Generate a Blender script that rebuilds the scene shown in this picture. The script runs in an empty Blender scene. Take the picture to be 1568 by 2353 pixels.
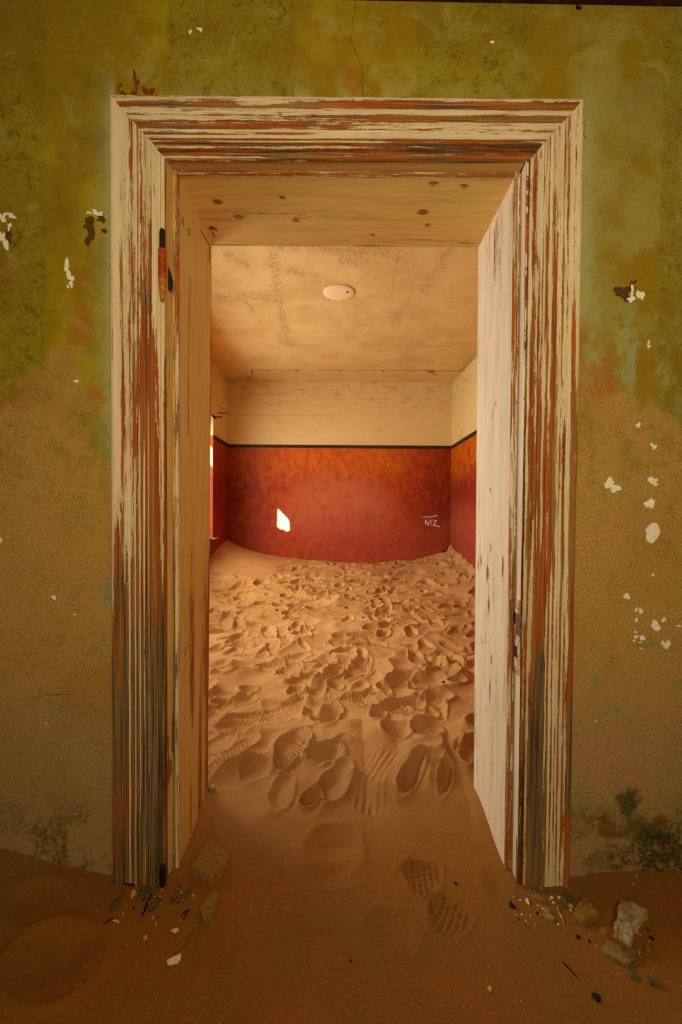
import bpy, bmesh, math, random
import numpy as np
from mathutils import Vector, Matrix, Euler
from mathutils.geometry import tessellate_polygon

C = bpy.context.scene.collection
S = bpy.context.scene
R = math.radians

# ------------------------------------------------------------------ camera
FPX = 1046.0
cam_d = bpy.data.cameras.new('camera')
cam_d.sensor_fit = 'VERTICAL'; cam_d.sensor_height = 36.0; cam_d.sensor_width = 24.0
cam_d.lens = 36.0 * FPX / 2353.0
cam_d.shift_y = 17.0 / 2353.0
cam_d.clip_start = 0.02; cam_d.clip_end = 200
cam = bpy.data.objects.new('camera', cam_d); C.objects.link(cam)
CAM_LOC = Vector((0.0, -1.5, 1.2))
cam_rot = Euler((R(90 - 0.5), 0, 0)).to_matrix() @ Matrix.Rotation(R(0.42), 3, 'Z')
cam.matrix_world = Matrix.Translation(CAM_LOC) @ cam_rot.to_4x4()
S.camera = cam

# ------------------------------------------------------------------ view
S.view_settings.view_transform = 'Standard'
try: S.view_settings.look = 'None'
except Exception: pass
S.view_settings.gamma = 1.0
S.view_settings.use_curve_mapping = False
S.view_settings.exposure = 0.0
S.cycles.use_denoising = True
S.cycles.max_bounces = 6
S.cycles.diffuse_bounces = 4
S.cycles.sample_clamp_indirect = 8.0
S.cycles.caustics_reflective = False; S.cycles.caustics_refractive = False

# ------------------------------------------------------------------ world, sun, window light
w = bpy.data.worlds.new('sky'); S.world = w; w.use_nodes = True
bg = w.node_tree.nodes['Background']
bg.inputs['Color'].default_value = (0.72, 0.82, 1.0, 1); bg.inputs['Strength'].default_value = 0.9

SUN_D = Vector((1.0, 1.9, -0.96)).normalized()
sl = bpy.data.lights.new('sun', 'SUN'); sl.energy = 130.0; sl.angle = R(0.2); sl.color = (1.0, 0.93, 0.82)
so = bpy.data.objects.new('sun', sl); C.objects.link(so)
so.rotation_euler = SUN_D.to_track_quat('-Z', 'Y').to_euler(); so.location = (-6, -9, 6)

def area(name, loc, direction, sx, sy, energy, color):
    l = bpy.data.lights.new(name, 'AREA'); l.shape = 'RECTANGLE'; l.size = sx; l.size_y = sy
    l.energy = energy; l.color = color
    o = bpy.data.objects.new(name, l); C.objects.link(o)
    o.location = loc; o.rotation_euler = Vector(direction).to_track_quat('-Z', 'Z').to_euler()
    return o
# daylight through the left window of the sandy room, seen only as light
area('window_daylight', (-1.98, 3.35, 1.62), (1, 0, -0.40), 1.6, 1.4, 66.0, (1.0, 0.92, 0.70))
area('window_daylight', (-1.98, 1.60, 1.62), (1, 0, -0.40), 1.1, 1.4, 62.0, (1.0, 0.94, 0.76))
# daylight through the window of the near room, behind the photographer
area('near_room_daylight', (0.15, -2.18, 1.85), (0, 1, 0), 1.1, 1.1, 34.0, (1.0, 0.83, 0.50))

# ------------------------------------------------------------------ helpers
def ray(px, py):
    v = Vector(((px - 784.0) / FPX, -(py - 1176.5) / FPX + cam_d.shift_y * 2353.0 / FPX, -1.0))
    return cam_rot @ v
def atY(px, py, Y):
    r = ray(px, py); t = (Y - CAM_LOC.y) / r.y; return CAM_LOC + r * t
def atX(px, py, X):
    r = ray(px, py); t = (X - CAM_LOC.x) / r.x; return CAM_LOC + r * t
def atZ(px, py, Z):
    r = ray(px, py); t = (Z - CAM_LOC.z) / r.z; return CAM_LOC + r * t

def tag(o, label=None, cat=None, group=None, kind=None):
    if label: o['label'] = label
    if cat: o['category'] = cat
    if group: o['group'] = group
    if kind: o['kind'] = kind
    return o
def link(name, me, mat, parent=None, smooth=True):
    if mat is not None and len(me.materials) == 0: me.materials.append(mat)
    if smooth and len(me.polygons):
        me.polygons.foreach_set('use_smooth', np.ones(len(me.polygons), dtype=bool))
    o = bpy.data.objects.new(name, me); C.objects.link(o)
    if parent is not None: o.parent = parent
    return o
def empty(name, loc=(0, 0, 0)):
    o = bpy.data.objects.new(name, None); C.objects.link(o); o.location = loc
    o.empty_display_size = 0.1
    return o
def boxes(name, bs, mat, parent=None, bevel=0.0):
    bm = bmesh.new()
    for (x0, y0, z0, x1, y1, z1) in bs:
        g = bmesh.ops.create_cube(bm, size=1.0)['verts']
        bmesh.ops.scale(bm, vec=(x1 - x0, y1 - y0, z1 - z0), verts=g)
        bmesh.ops.translate(bm, vec=((x0 + x1) / 2, (y0 + y1) / 2, (z0 + z1) / 2), verts=g)
    if bevel: bmesh.ops.bevel(bm, geom=bm.edges[:], offset=bevel, segments=2, affect='EDGES', profile=0.5)
    me = bpy.data.meshes.new(name); bm.to_mesh(me); bm.free()
    return link(name, me, mat, parent, smooth=False)
def quads_mesh(name, V, F, cols=None, uv=None):
    """V (n,3) float, F (m,4) int; fast build"""
    me = bpy.data.meshes.new(name)
    V = np.asarray(V, dtype=np.float32); F = np.asarray(F, dtype=np.int32)
    me.vertices.add(len(V)); me.vertices.foreach_set('co', V.ravel())
    me.loops.add(F.size); me.loops.foreach_set('vertex_index', F.ravel())
    me.polygons.add(len(F)); me.polygons.foreach_set('loop_start', np.arange(0, F.size, F.shape[1], dtype=np.int32))
    me.update(calc_edges=True)
    if cols:
        for k, a in cols.items():
            at = me.attributes.new(k, 'FLOAT_COLOR', 'POINT')
            a4 = np.ones((len(V), 4), dtype=np.float32); a4[:, :a.shape[1]] = a
            at.data.foreach_set('color', a4.ravel())
    if uv is not None:
        u = me.uv_layers.new(name='UVMap')
        u.data.foreach_set('uv', np.asarray(uv, dtype=np.float32)[F.ravel()].ravel())
    me.validate(clean_customdata=False)
    return me

# numpy value noise
def _hash(i, j, seed):
    h = (i.astype(np.int64) * 374761393 + j.astype(np.int64) * 668265263 + seed * 1442695041) & 0xffffffff
    h = ((h ^ (h >> 13)) * 1274126177) & 0xffffffff
    h = h ^ (h >> 16)
    return (h & 0xffffff) / float(0xffffff)
def vn(x, y, seed=0):
    xi = np.floor(x); yi = np.floor(y); fx = x - xi; fy = y - yi
    fx = fx * fx * fx * (fx * (fx * 6 - 15) + 10); fy = fy * fy * fy * (fy * (fy * 6 - 15) + 10)
    a = _hash(xi, yi, seed); b = _hash(xi + 1, yi, seed); c = _hash(xi, yi + 1, seed); d = _hash(xi + 1, yi + 1, seed)
    return (a * (1 - fx) + b * fx) * (1 - fy) + (c * (1 - fx) + d * fx) * fy
def fbm(x, y, seed=0, octv=4, gain=0.5):
    s = 0; a = 1; t = 0
    for k in range(octv):
        s = s + a * vn(x, y, seed + k * 17); t += a; a *= gain; x = x * 2.03 + 7.1; y = y * 2.03 + 3.7
    return s / t
def sst(e0, e1, x):
    t = np.clip((x - e0) / (e1 - e0), 0, 1); return t * t * (3 - 2 * t)
def s2l(c):
    c = np.asarray(c, dtype=float) / 255.0
    return np.where(c <= 0.04045, c / 12.92, ((c + 0.055) / 1.055) ** 2.4)

# node helper
class N:
    def __init__(s, name):
        s.m = bpy.data.materials.new(name); s.m.use_nodes = True
        s.t = s.m.node_tree; s.b = s.t.nodes['Principled BSDF']
        s.b.inputs['Roughness'].default_value = 0.85
        s.b.inputs['Specular IOR Level'].default_value = 0.25
    def n(s, typ, **kw):
        x = s.t.nodes.new(typ)
        for k, v in kw.items():
            if k.startswith('_'): setattr(x, k[1:], v)
            else:
                key = int(k[1:]) if k[0] == 'i' and k[1:].isdigit() else k
                s.put(x.inputs[key], v)
        return x
    def put(s, inp, v):
        if isinstance(v, bpy.types.NodeSocket): s.t.links.new(v, inp)
        else: inp.default_value = v
    def pos(s): return s.n('ShaderNodeNewGeometry').outputs['Position']
    def uv(s): return s.n('ShaderNodeUVMap').outputs[0]
    def attr(s, name): return s.n('ShaderNodeAttribute', _attribute_name=name)
    def scale(s, vec, sc, off=(0, 0, 0)):
        x = s.n('ShaderNodeMapping', i0=vec); x.inputs['Scale'].default_value = sc; x.inputs['Location'].default_value = off
        return x.outputs[0]
    def noise(s, vec, sc=5, det=4, rough=0.5, dist=0.0):
        x = s.n('ShaderNodeTexNoise', Vector=vec, Scale=sc, Detail=det, Roughness=rough, Distortion=dist)
        return x.outputs['Fac']
    def math(s, op, a, b=0.0, clamp=False):
        x = s.n('ShaderNodeMath', _operation=op, _use_clamp=clamp); s.put(x.inputs[0], a); s.put(x.inputs[1], b)
        return x.outputs[0]
    def ramp(s, f, e0, e1, a=0.0, b=1.0, smooth=True):
        x = s.n('ShaderNodeMapRange', _interpolation_type='SMOOTHSTEP' if smooth else 'LINEAR')
        for k, v in zip(('Value', 'From Min', 'From Max', 'To Min', 'To Max'), (f, e0, e1, a, b)): s.put(x.inputs[k], v)
        return x.outputs[0]
    def mix(s, f, a, b, mode='MIX'):
        x = s.n('ShaderNodeMix', _data_type='RGBA', _blend_type=mode)
        s.put(x.inputs[0], f)
        for i, v in ((6, a), (7, b)):
            if not isinstance(v, bpy.types.NodeSocket): v = (*v[:3], 1.0)
            s.put(x.inputs[i], v)
        return x.outputs[2]
    def sep(s, v): return s.n('ShaderNodeSeparateXYZ', i0=v).outputs
    def sepc(s, v): return s.n('ShaderNodeSeparateColor', i0=v).outputs
    def bump(s, h, strength=0.5, dist=0.01, prev=None):
        x = s.n('ShaderNodeBump', Height=h, Strength=strength, Distance=dist)
        if prev is not None: s.put(x.inputs['Normal'], prev)
        return x.outputs[0]
    def done(s, color, normal=None, rough=None):
        s.put(s.b.inputs['Base Color'], color if isinstance(color, bpy.types.NodeSocket) else (*color[:3], 1.0))
        if normal is not None: s.put(s.b.inputs['Normal'], normal)
        if rough is not None: s.put(s.b.inputs['Roughness'], rough)
        return s.m
def L(r, g, b): return tuple(float(v) for v in s2l((r, g, b)))

# ------------------------------------------------------------------ materials
def mat_green_wall():
    k = N('aged_green_plaster'); p = k.pos()
    a = k.attr('paintmap'); col = a.outputs['Color']
    m = k.attr('wear'); ms = k.sepc(m.outputs['Color'])        # R = bare plaster (grainy), G = filigree band, B = mould
    # filigree of the stencilled bands
    f1 = k.n('ShaderNodeTexNoise', Vector=k.scale(p, (1, 1, .75)), Scale=30, Detail=6, Roughness=.68, Distortion=2.6).outputs['Fac']
    f1 = k.math('ABSOLUTE', k.math('SUBTRACT', f1, .5))
    fil = k.math('MULTIPLY', k.ramp(f1, 0.0, .045, 1, 0), ms[1])
    c = k.mix(k.math('MULTIPLY', fil, .85), col, k.mix(.5, L(176, 160, 52), L(142, 142, 30)))
    dk = k.math('MULTIPLY', k.ramp(k.noise(p, 19, 8, .75, 1.2), .50, .66), k.math('ADD', k.math('MULTIPLY', ms[1], .45), .20))
    c = k.mix(dk, c, L(96, 70, 4))
    # pale rubbed clouds
    cl = k.ramp(k.noise(p, 6.5, 10, .76, .6), .52, .66)
    c = k.mix(k.math('MULTIPLY', k.math('MULTIPLY', cl, k.math('ADD', k.ramp(ms[0], 0, 1, .55, .12), k.math('MULTIPLY', k.ramp(k.sep(p)[0], .7, .85), .25))), 1.0), c, L(172, 160, 82))
    rs = k.ramp(k.noise(k.scale(p, (1, 1, .5), (4, 4, 4)), 9, 9, .78, .5), .56, .68)
    c = k.mix(k.math('MULTIPLY', rs, .38), c, L(165, 105, 40))
    # sandy grain, stronger where bare
    g = k.noise(p, 210, 3, .75)
    grain = k.ramp(g, .34, .66, .62, 1.28)
    gm = k.mix(k.ramp(ms[0], 0, 1, .40, 1.0), (1, 1, 1), k.n('ShaderNodeCombineXYZ', i0=grain, i1=grain, i2=grain).outputs[0])
    c = k.mix(1.0, c, gm, 'MULTIPLY')
    vo = k.n('ShaderNodeTexVoronoi', Vector=p, Scale=120).outputs['Distance']
    pit = k.math('MULTIPLY', k.ramp(vo, .05, .16, 1, 0), k.ramp(k.noise(p, 24, 3, .6), .46, .60))
    pit = k.math('MULTIPLY', pit, k.ramp(ms[0], 0, 1, .25, .9))
    c = k.mix(pit, c, L(62, 44, 14))
    mould = k.math('MULTIPLY', ms[2], k.ramp(k.noise(p, 60, 5, .7), .38, .6))
    c = k.mix(mould, c, L(52, 46, 22))
    h = k.math('ADD', k.math('MULTIPLY', g, .5), k.noise(p, 30, 5, .6))
    nb = k.bump(h, .55, .004)
    nb = k.bump(k.math('MULTIPLY', pit, -1), .6, .002, nb)
    nb = k.bump(k.math('MULTIPLY', k.noise(p, 2.2, 3, .5), 1), .5, .02, nb)
    return k.done(c, nb, .92)

def mat_peel(name='peeling_cream_paint', cream=L(233, 212, 168)):
    """attribute paint: R keep-bias, G weathered grey, B dark"""
    k = N(name); uv = k.uv(); s = k.sepc(k.attr('paint').outputs['Color'])
    n1 = k.noise(k.scale(uv, (150, 5.0, 1)), 1, 8, .72, .3)
    n2 = k.noise(k.scale(uv, (420, 26, 1)), 1, 3, .6, .3)
    n3 = k.noise(k.scale(uv, (260, 150, 1)), 1, 4, .75)
    v = k.math('ADD', s[0], k.math('MULTIPLY', k.math('SUBTRACT', n1, .5), 2.5))
    v = k.math('ADD', v, k.math('MULTIPLY', k.math('SUBTRACT', n2, .5), .75))
    v = k.math('ADD', v, k.math('MULTIPLY', k.math('SUBTRACT', n3, .5), .62))
    paint = k.ramp(v, .485, .515)
    # wood below
    w1 = k.noise(k.scale(uv, (420, 2.2, 1), (3, 8, 0)), 1, 5, .7, .3)
    w2 = k.noise(k.scale(uv, (60, 3.0, 1), (9, 1, 0)), 1, 6, .7)
    wood = k.mix(k.ramp(w1, .36, .62), L(104, 50, 10), L(196, 102, 30))
    wood = k.mix(k.ramp(k.noise(k.scale(uv, (90, 1.2, 1), (2, 3, 0)), 1, 3, .6), .48, .62), wood, L(158, 116, 48))
    grey = k.mix(k.ramp(w1, .38, .62), L(60, 42, 20), L(158, 128, 84))
    gf = k.ramp(k.math('ADD', s[1], k.math('MULTIPLY', k.math('SUBTRACT', w2, .5), 2.6)), .25, .75)
    wood = k.mix(gf, wood, grey)
    dkf = k.ramp(k.math('ADD', s[2], k.math('MULTIPLY', k.math('SUBTRACT', n1, .5), .9)), .40, .72)
    wood = k.mix(k.math('MULTIPLY', dkf, .85), wood, L(52, 30, 12))
    pc = k.mix(k.ramp(k.noise(k.scale(uv, (35, 3, 1), (5, 5, 0)), 1, 4, .6), .35, .75), cream, tuple(x * y for x, y in zip(cream, (.86, .80, .68))))
    # hairline cracks and tiny chips in paint; their brown also stands for groove shade
    hair_shade = k.ramp(k.noise(k.scale(uv, (430, 9, 1), (1, 2, 0)), 1, 4, .75), .56, .62)
    hair_shade = k.math('MULTIPLY', hair_shade, k.ramp(s[0], 1.0, .8))
    pc = k.mix(k.math('MULTIPLY', hair_shade, .75), pc, L(128, 84, 30))
    c = k.mix(paint, wood, pc)
    nb = k.bump(w1, .55, .0022)
    nb = k.bump(paint, .8, .0011, nb)
    return k.done(c, nb, k.ramp(paint, 0, 1, .8, .6))

def mat_cream_room():
    """cream upper wall, red dado, from world height; real paint scheme of the far room, corner shade put into its red"""
    k = N('cream_and_red_room_paint'); p = k.pos(); x, y, z = k.sep(p)[:3]
    st = k.ramp(k.noise(k.scale(p, (1, 1, 3.2)), 2.4, 6, .62, .5), .52, .74)
    cream = k.mix(k.math('MULTIPLY', st, .5), L(222, 196, 138), L(202, 172, 92))
    hz = k.ramp(z, 2.55, 2.95)
    cream = k.mix(k.math('MULTIPLY', k.math('MULTIPLY', hz, k.ramp(k.noise(k.scale(p, (3, 3, 9)), 2, 6, .65), .50, .64)), .5), cream, L(178, 136, 62))
    sp = k.ramp(k.noise(p, 42, 4, .7), .70, .74)
    cream = k.mix(k.math('MULTIPLY', sp, .5), cream, L(150, 108, 48))
    # horizontal crack at 2.62 m
    zc = k.math('ABSOLUTE', k.math('SUBTRACT', k.math('ADD', z, k.math('MULTIPLY', k.noise(p, 5, 5, .6), .05)), 2.645))
    ck = k.math('MULTIPLY', k.ramp(zc, .0010, .0035, 1, 0), k.ramp(x, -.2, .35, 1, .15))
    cream = k.mix(k.math('MULTIPLY', ck, .6), cream, L(120, 80, 30))
    # red dado
    nA = k.noise(k.scale(p, (1.0, 1.0, .9)), 3.4, 7, .68, .35)
    nB = k.noise(k.scale(p, (1, 1, .6), (3, 1, 7)), 11, 6, .7, .4)
    nC = k.noise(p, 75, 4, .75)
    # rose faded centre and foot
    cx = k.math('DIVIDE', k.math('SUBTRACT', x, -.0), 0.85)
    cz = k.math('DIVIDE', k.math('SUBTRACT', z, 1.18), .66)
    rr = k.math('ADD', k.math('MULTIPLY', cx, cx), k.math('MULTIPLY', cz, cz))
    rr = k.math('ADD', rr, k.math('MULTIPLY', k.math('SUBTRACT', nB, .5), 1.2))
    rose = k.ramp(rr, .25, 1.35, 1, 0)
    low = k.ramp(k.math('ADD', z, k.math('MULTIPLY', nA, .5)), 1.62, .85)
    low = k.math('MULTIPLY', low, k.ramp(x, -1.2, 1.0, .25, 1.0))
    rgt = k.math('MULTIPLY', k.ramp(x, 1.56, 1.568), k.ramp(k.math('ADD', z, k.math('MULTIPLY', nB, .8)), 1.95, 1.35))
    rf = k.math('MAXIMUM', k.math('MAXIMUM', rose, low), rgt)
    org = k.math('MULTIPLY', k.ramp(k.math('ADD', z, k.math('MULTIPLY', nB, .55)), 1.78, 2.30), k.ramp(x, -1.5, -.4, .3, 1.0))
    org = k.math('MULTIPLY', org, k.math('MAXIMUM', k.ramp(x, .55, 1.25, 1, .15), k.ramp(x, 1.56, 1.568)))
    red = k.mix(k.ramp(nB, .36, .64), k.mix(k.ramp(k.math('ABSOLUTE', x), .7, 1.5), L(160, 52, 8), L(116, 30, 4)), k.mix(k.ramp(k.math('ABSOLUTE', x), .7, 1.5), L(186, 76, 14), L(146, 46, 6)))  # red darkened toward the side corners, their shade put into the colour
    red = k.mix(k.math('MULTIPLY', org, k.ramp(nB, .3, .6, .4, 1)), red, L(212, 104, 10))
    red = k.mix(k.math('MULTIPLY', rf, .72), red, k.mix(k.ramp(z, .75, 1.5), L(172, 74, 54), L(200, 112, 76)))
    nD = k.noise(k.scale(p, (1, 1, .8), (2, 5, 1)), 7, 11, .84, .1)
    blot = k.math('MULTIPLY', k.ramp(nD, .50, .60), k.ramp(nC, .30, .6, .4, 1))
    red = k.mix(k.math('MULTIPLY', blot, .62), red, L(132, 46, 4))
    lt = k.ramp(nD, .46, .36)
    red = k.mix(k.math('MULTIPLY', lt, .25), red, L(206, 112, 50))
    wsp = k.ramp(k.noise(p, 26, 3, .6), .775, .80)
    red = k.mix(k.math('MULTIPLY', wsp, .6), red, L(226, 150, 96))
    red = k.mix(k.math('MULTIPLY', k.ramp(nC, .3, .7), .18), red, L(120, 30, 6))
    f = k.ramp(z, 2.176, 2.180, 0, 1, False)
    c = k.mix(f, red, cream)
    nb = k.bump(k.math('ADD', k.noise(p, 60, 5, .6), k.noise(p, 4, 3, .5)), .35, .005)
    return k.done(c, nb, k.ramp(f, 0, 1, .62, .9))

def mat_ceiling():
    k = N('cream_ceiling_plaster'); p = k.pos(); s = k.sepc(k.attr('wear').outputs['Color'])
    n = k.noise(p, 3.0, 6, .6, .4); r = k.noise(p, 55, 6, .72)
    c = k.mix(k.ramp(n, .35, .7), L(226, 196, 134), L(212, 178, 112))
    ft = k.ramp(r, .48, .62)
    rough = k.math('MULTIPLY', s[0], ft)
    c = k.mix(k.math('MULTIPLY', rough, .34), c, L(236, 190, 112))
    c = k.mix(k.math('MULTIPLY', k.math('MULTIPLY', s[0], k.ramp(r, .42, .34)), .4), c, L(250, 222, 176))
    ck = k.math('MULTIPLY', s[1], k.ramp(k.noise(p, 14, 4, .6), .44, .5))
    c = k.mix(k.math('MULTIPLY', ck, .38), c, L(170, 124, 66))
    dots = k.ramp(k.noise(p, 30, 2, .5), .775, .79)
    c = k.mix(k.math('MULTIPLY', dots, .7), c, L(120, 80, 36))
    nb = k.bump(k.math('ADD', k.math('MULTIPLY', rough, 2.0), k.math('MULTIPLY', r, .25)), .6, .006)
    nb = k.bump(k.math('MULTIPLY', k.noise(k.scale(p, (2, 1, 1)), 3, 3), 1), .3, .02, nb)
    return k.done(c, nb, .92)

def mat_sand():
    k = N('drifted_sand'); p = k.pos(); x, y, z = k.sep(p)[:3]
    g = k.noise(p, 380, 2, .8); g2 = k.noise(p, 120, 3, .7)
    lo = k.noise(p, 2.3, 4, .6)
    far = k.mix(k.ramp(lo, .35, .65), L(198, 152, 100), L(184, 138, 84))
    near = k.mix(k.ramp(lo, .35, .65), L(142, 88, 22), L(130, 88, 26))  # near sand coloured darker and browner, carrying the near room's dimmer light
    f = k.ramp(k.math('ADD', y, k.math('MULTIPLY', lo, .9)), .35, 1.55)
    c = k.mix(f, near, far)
    v = k.ramp(g, .3, .72, .80, 1.16); v2 = k.ramp(g2, .3, .7, .92, 1.08)
    v = k.math('MULTIPLY', v, v2)
    c = k.mix(1.0, c, k.n('ShaderNodeCombineXYZ', i0=v, i1=v, i2=v).outputs[0], 'MULTIPLY')
    dk = k.ramp(k.n('ShaderNodeTexVoronoi', Vector=p, Scale=60).outputs['Distance'], .05, .085, 1, 0)
    dk = k.math('MULTIPLY', dk, k.ramp(k.noise(p, 31, 2, .5), .50, .56))
    d2 = k.ramp(k.n('ShaderNodeTexVoronoi', Vector=k.scale(p, (1, 1, 1), (7, 1, 4)), Scale=170).outputs['Distance'], .10, .2, 1, 0)
    d2 = k.math('MULTIPLY', d2, k.ramp(k.noise(p, 47, 3, .6), .46, .58))
    dk = k.math('MAXIMUM', dk, k.math('MULTIPLY', d2, k.ramp(y, .6, .0, .0, .6)))
    c = k.mix(k.math('MULTIPLY', dk, .7), c, L(58, 34, 12))
    wt = k.ramp(k.n('ShaderNodeTexVoronoi', Vector=k.scale(p, (1, 1, 1), (5, 3, 2)), Scale=45).outputs['Distance'], .035, .06, 1, 0)
    wt = k.math('MULTIPLY', wt, k.ramp(k.noise(p, 23, 2, .5), .54, .58))
    c = k.mix(wt, c, L(236, 214, 170))
    nb = k.bump(k.math('ADD', g, k.math('MULTIPLY', g2, 1.2)), .55, .0022)
    return k.done(c, nb, .95)

def mat_stone(name, c1, c2, dark=L(60, 42, 18), sc=60, top=None):
    k = N(name); p = k.pos()
    n = k.noise(p, sc, 5, .7)
    c = k.mix(k.ramp(n, .35, .65), c1, c2)
    if top is not None:
        c = k.mix(k.ramp(k.noise(p, sc * .35, 4, .6), .46, .56), c, top)
    vo = k.n('ShaderNodeTexVoronoi', Vector=p, Scale=190).outputs['Distance']
    pit = k.math('MULTIPLY', k.ramp(vo, .08, .22, 1, 0), k.ramp(k.noise(p, 70, 2), .48, .56))
    c = k.mix(pit, c, dark)
    nb = k.bump(k.math('SUBTRACT', k.noise(p, sc * 2, 6, .8), pit), 1.0, .006)
    return k.done(c, nb, .9)
def mat_flat(name, col, col2=None, sc=60, rough=.8, metal=0):
    k = N(name); p = k.pos(); col2 = col2 or tuple(v * .6 for v in col)
    n = k.noise(p, sc, 5, .65)
    k.b.inputs['Metallic'].default_value = metal
    return k.done(k.mix(k.ramp(n, .35, .65), col, col2), k.bump(n, .5, .002), rough)
def mat_oil_paint():
    k = N('dark_trim_wood'); p = k.pos()
    n = k.noise(k.scale(p, (3, 3, 60)), 3, 4, .6)
    return k.done(k.mix(k.ramp(n, .4, .66), L(44, 22, 12), L(84, 48, 28)), k.bump(n, .5, .003), .6)

M_GREEN = mat_green_wall(); M_PEEL = mat_peel(); M_PEEL_WARMLIT = mat_peel('peeling_cream_warm_lit', L(228, 192, 112)); M_PEEL_PALELIT = mat_peel('peeling_cream_pale_lit', L(236, 222, 196)); M_ROOM = mat_cream_room(); M_CEIL = mat_ceiling(); M_SAND = mat_sand()
M_TRIM = mat_oil_paint()
M_NEARROOM = mat_flat('dull_ochre_plaster', L(150, 128, 60), L(130, 104, 44), 8)
M_WOODRAW = mat_flat('raw_grey_wood', L(150, 118, 74), L(110, 82, 44), 30)
M_PLWHITE = mat_stone('white_plaster_lump', L(232, 218, 190), L(206, 182, 140), sc=80, top=L(206, 162, 84))
M_CHUNK = mat_stone('tan_plaster_lump', L(196, 154, 66), L(150, 110, 40), sc=90, top=L(182, 132, 52))
M_GREYST = mat_stone('olive_grey_stone', L(126, 108, 56), L(100, 84, 42), sc=60)
M_BLACK = mat_flat('charred_fragment', L(32, 26, 18), L(16, 12, 8), 80)
M_CHIP = mat_flat('white_paint_chip', L(240, 224, 194), L(216, 196, 156), 60)
M_YCHIP = mat_flat('yellow_chip', L(214, 170, 80), L(184, 132, 50), 60)
M_TWIG = mat_flat('dark_twig_bark', L(48, 26, 12), L(26, 14, 8), 90)
M_RUST = mat_flat('rusted_iron', L(196, 84, 20), L(136, 50, 12), 70, .85)
M_RUSTY = mat_flat('yellowed_iron', L(214, 150, 40), L(170, 84, 20), 60, .7)
M_IRON = mat_flat('black_iron', L(46, 24, 16), L(30, 18, 16), 60, .6)
M_OLDMETAL = mat_flat('oxidised_brown_metal', L(120, 92, 78), L(84, 58, 40), 60, .55)
M_HOLE = mat_stone('bare_brown_render', L(142, 94, 38), L(104, 64, 22), sc=120)
M_BAREWHITE = mat_flat('bare_white_skim', L(255, 248, 230), L(244, 232, 206), 90)
M_WHITEPAINT = mat_flat('white_marker_paint', L(255, 246, 240), L(250, 236, 228), 40)
M_PENCIL = mat_flat('dark_pencil_mark', L(92, 58, 20), L(70, 42, 14), 60)
M_CABLE = mat_flat('painted_cable', L(206, 170, 108), L(180, 140, 84), 30)
M_STAINR = mat_flat('red_brown_stain', L(140, 62, 18), L(112, 48, 14), 60)

# ------------------------------------------------------------------ key dimensions
WT = 0.42                       # thickness of the wall with the doorway
XL, XR, YB, ZC = -1.61, 1.57, 5.0, 3.10
DADO_Z = 2.18
HX0, HX1, HZ = -0.625, 0.645, 2.40      # hole in the wall
NX0, NX1, NY, NZC = -2.3, 2.3, -2.2, 3.10

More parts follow.
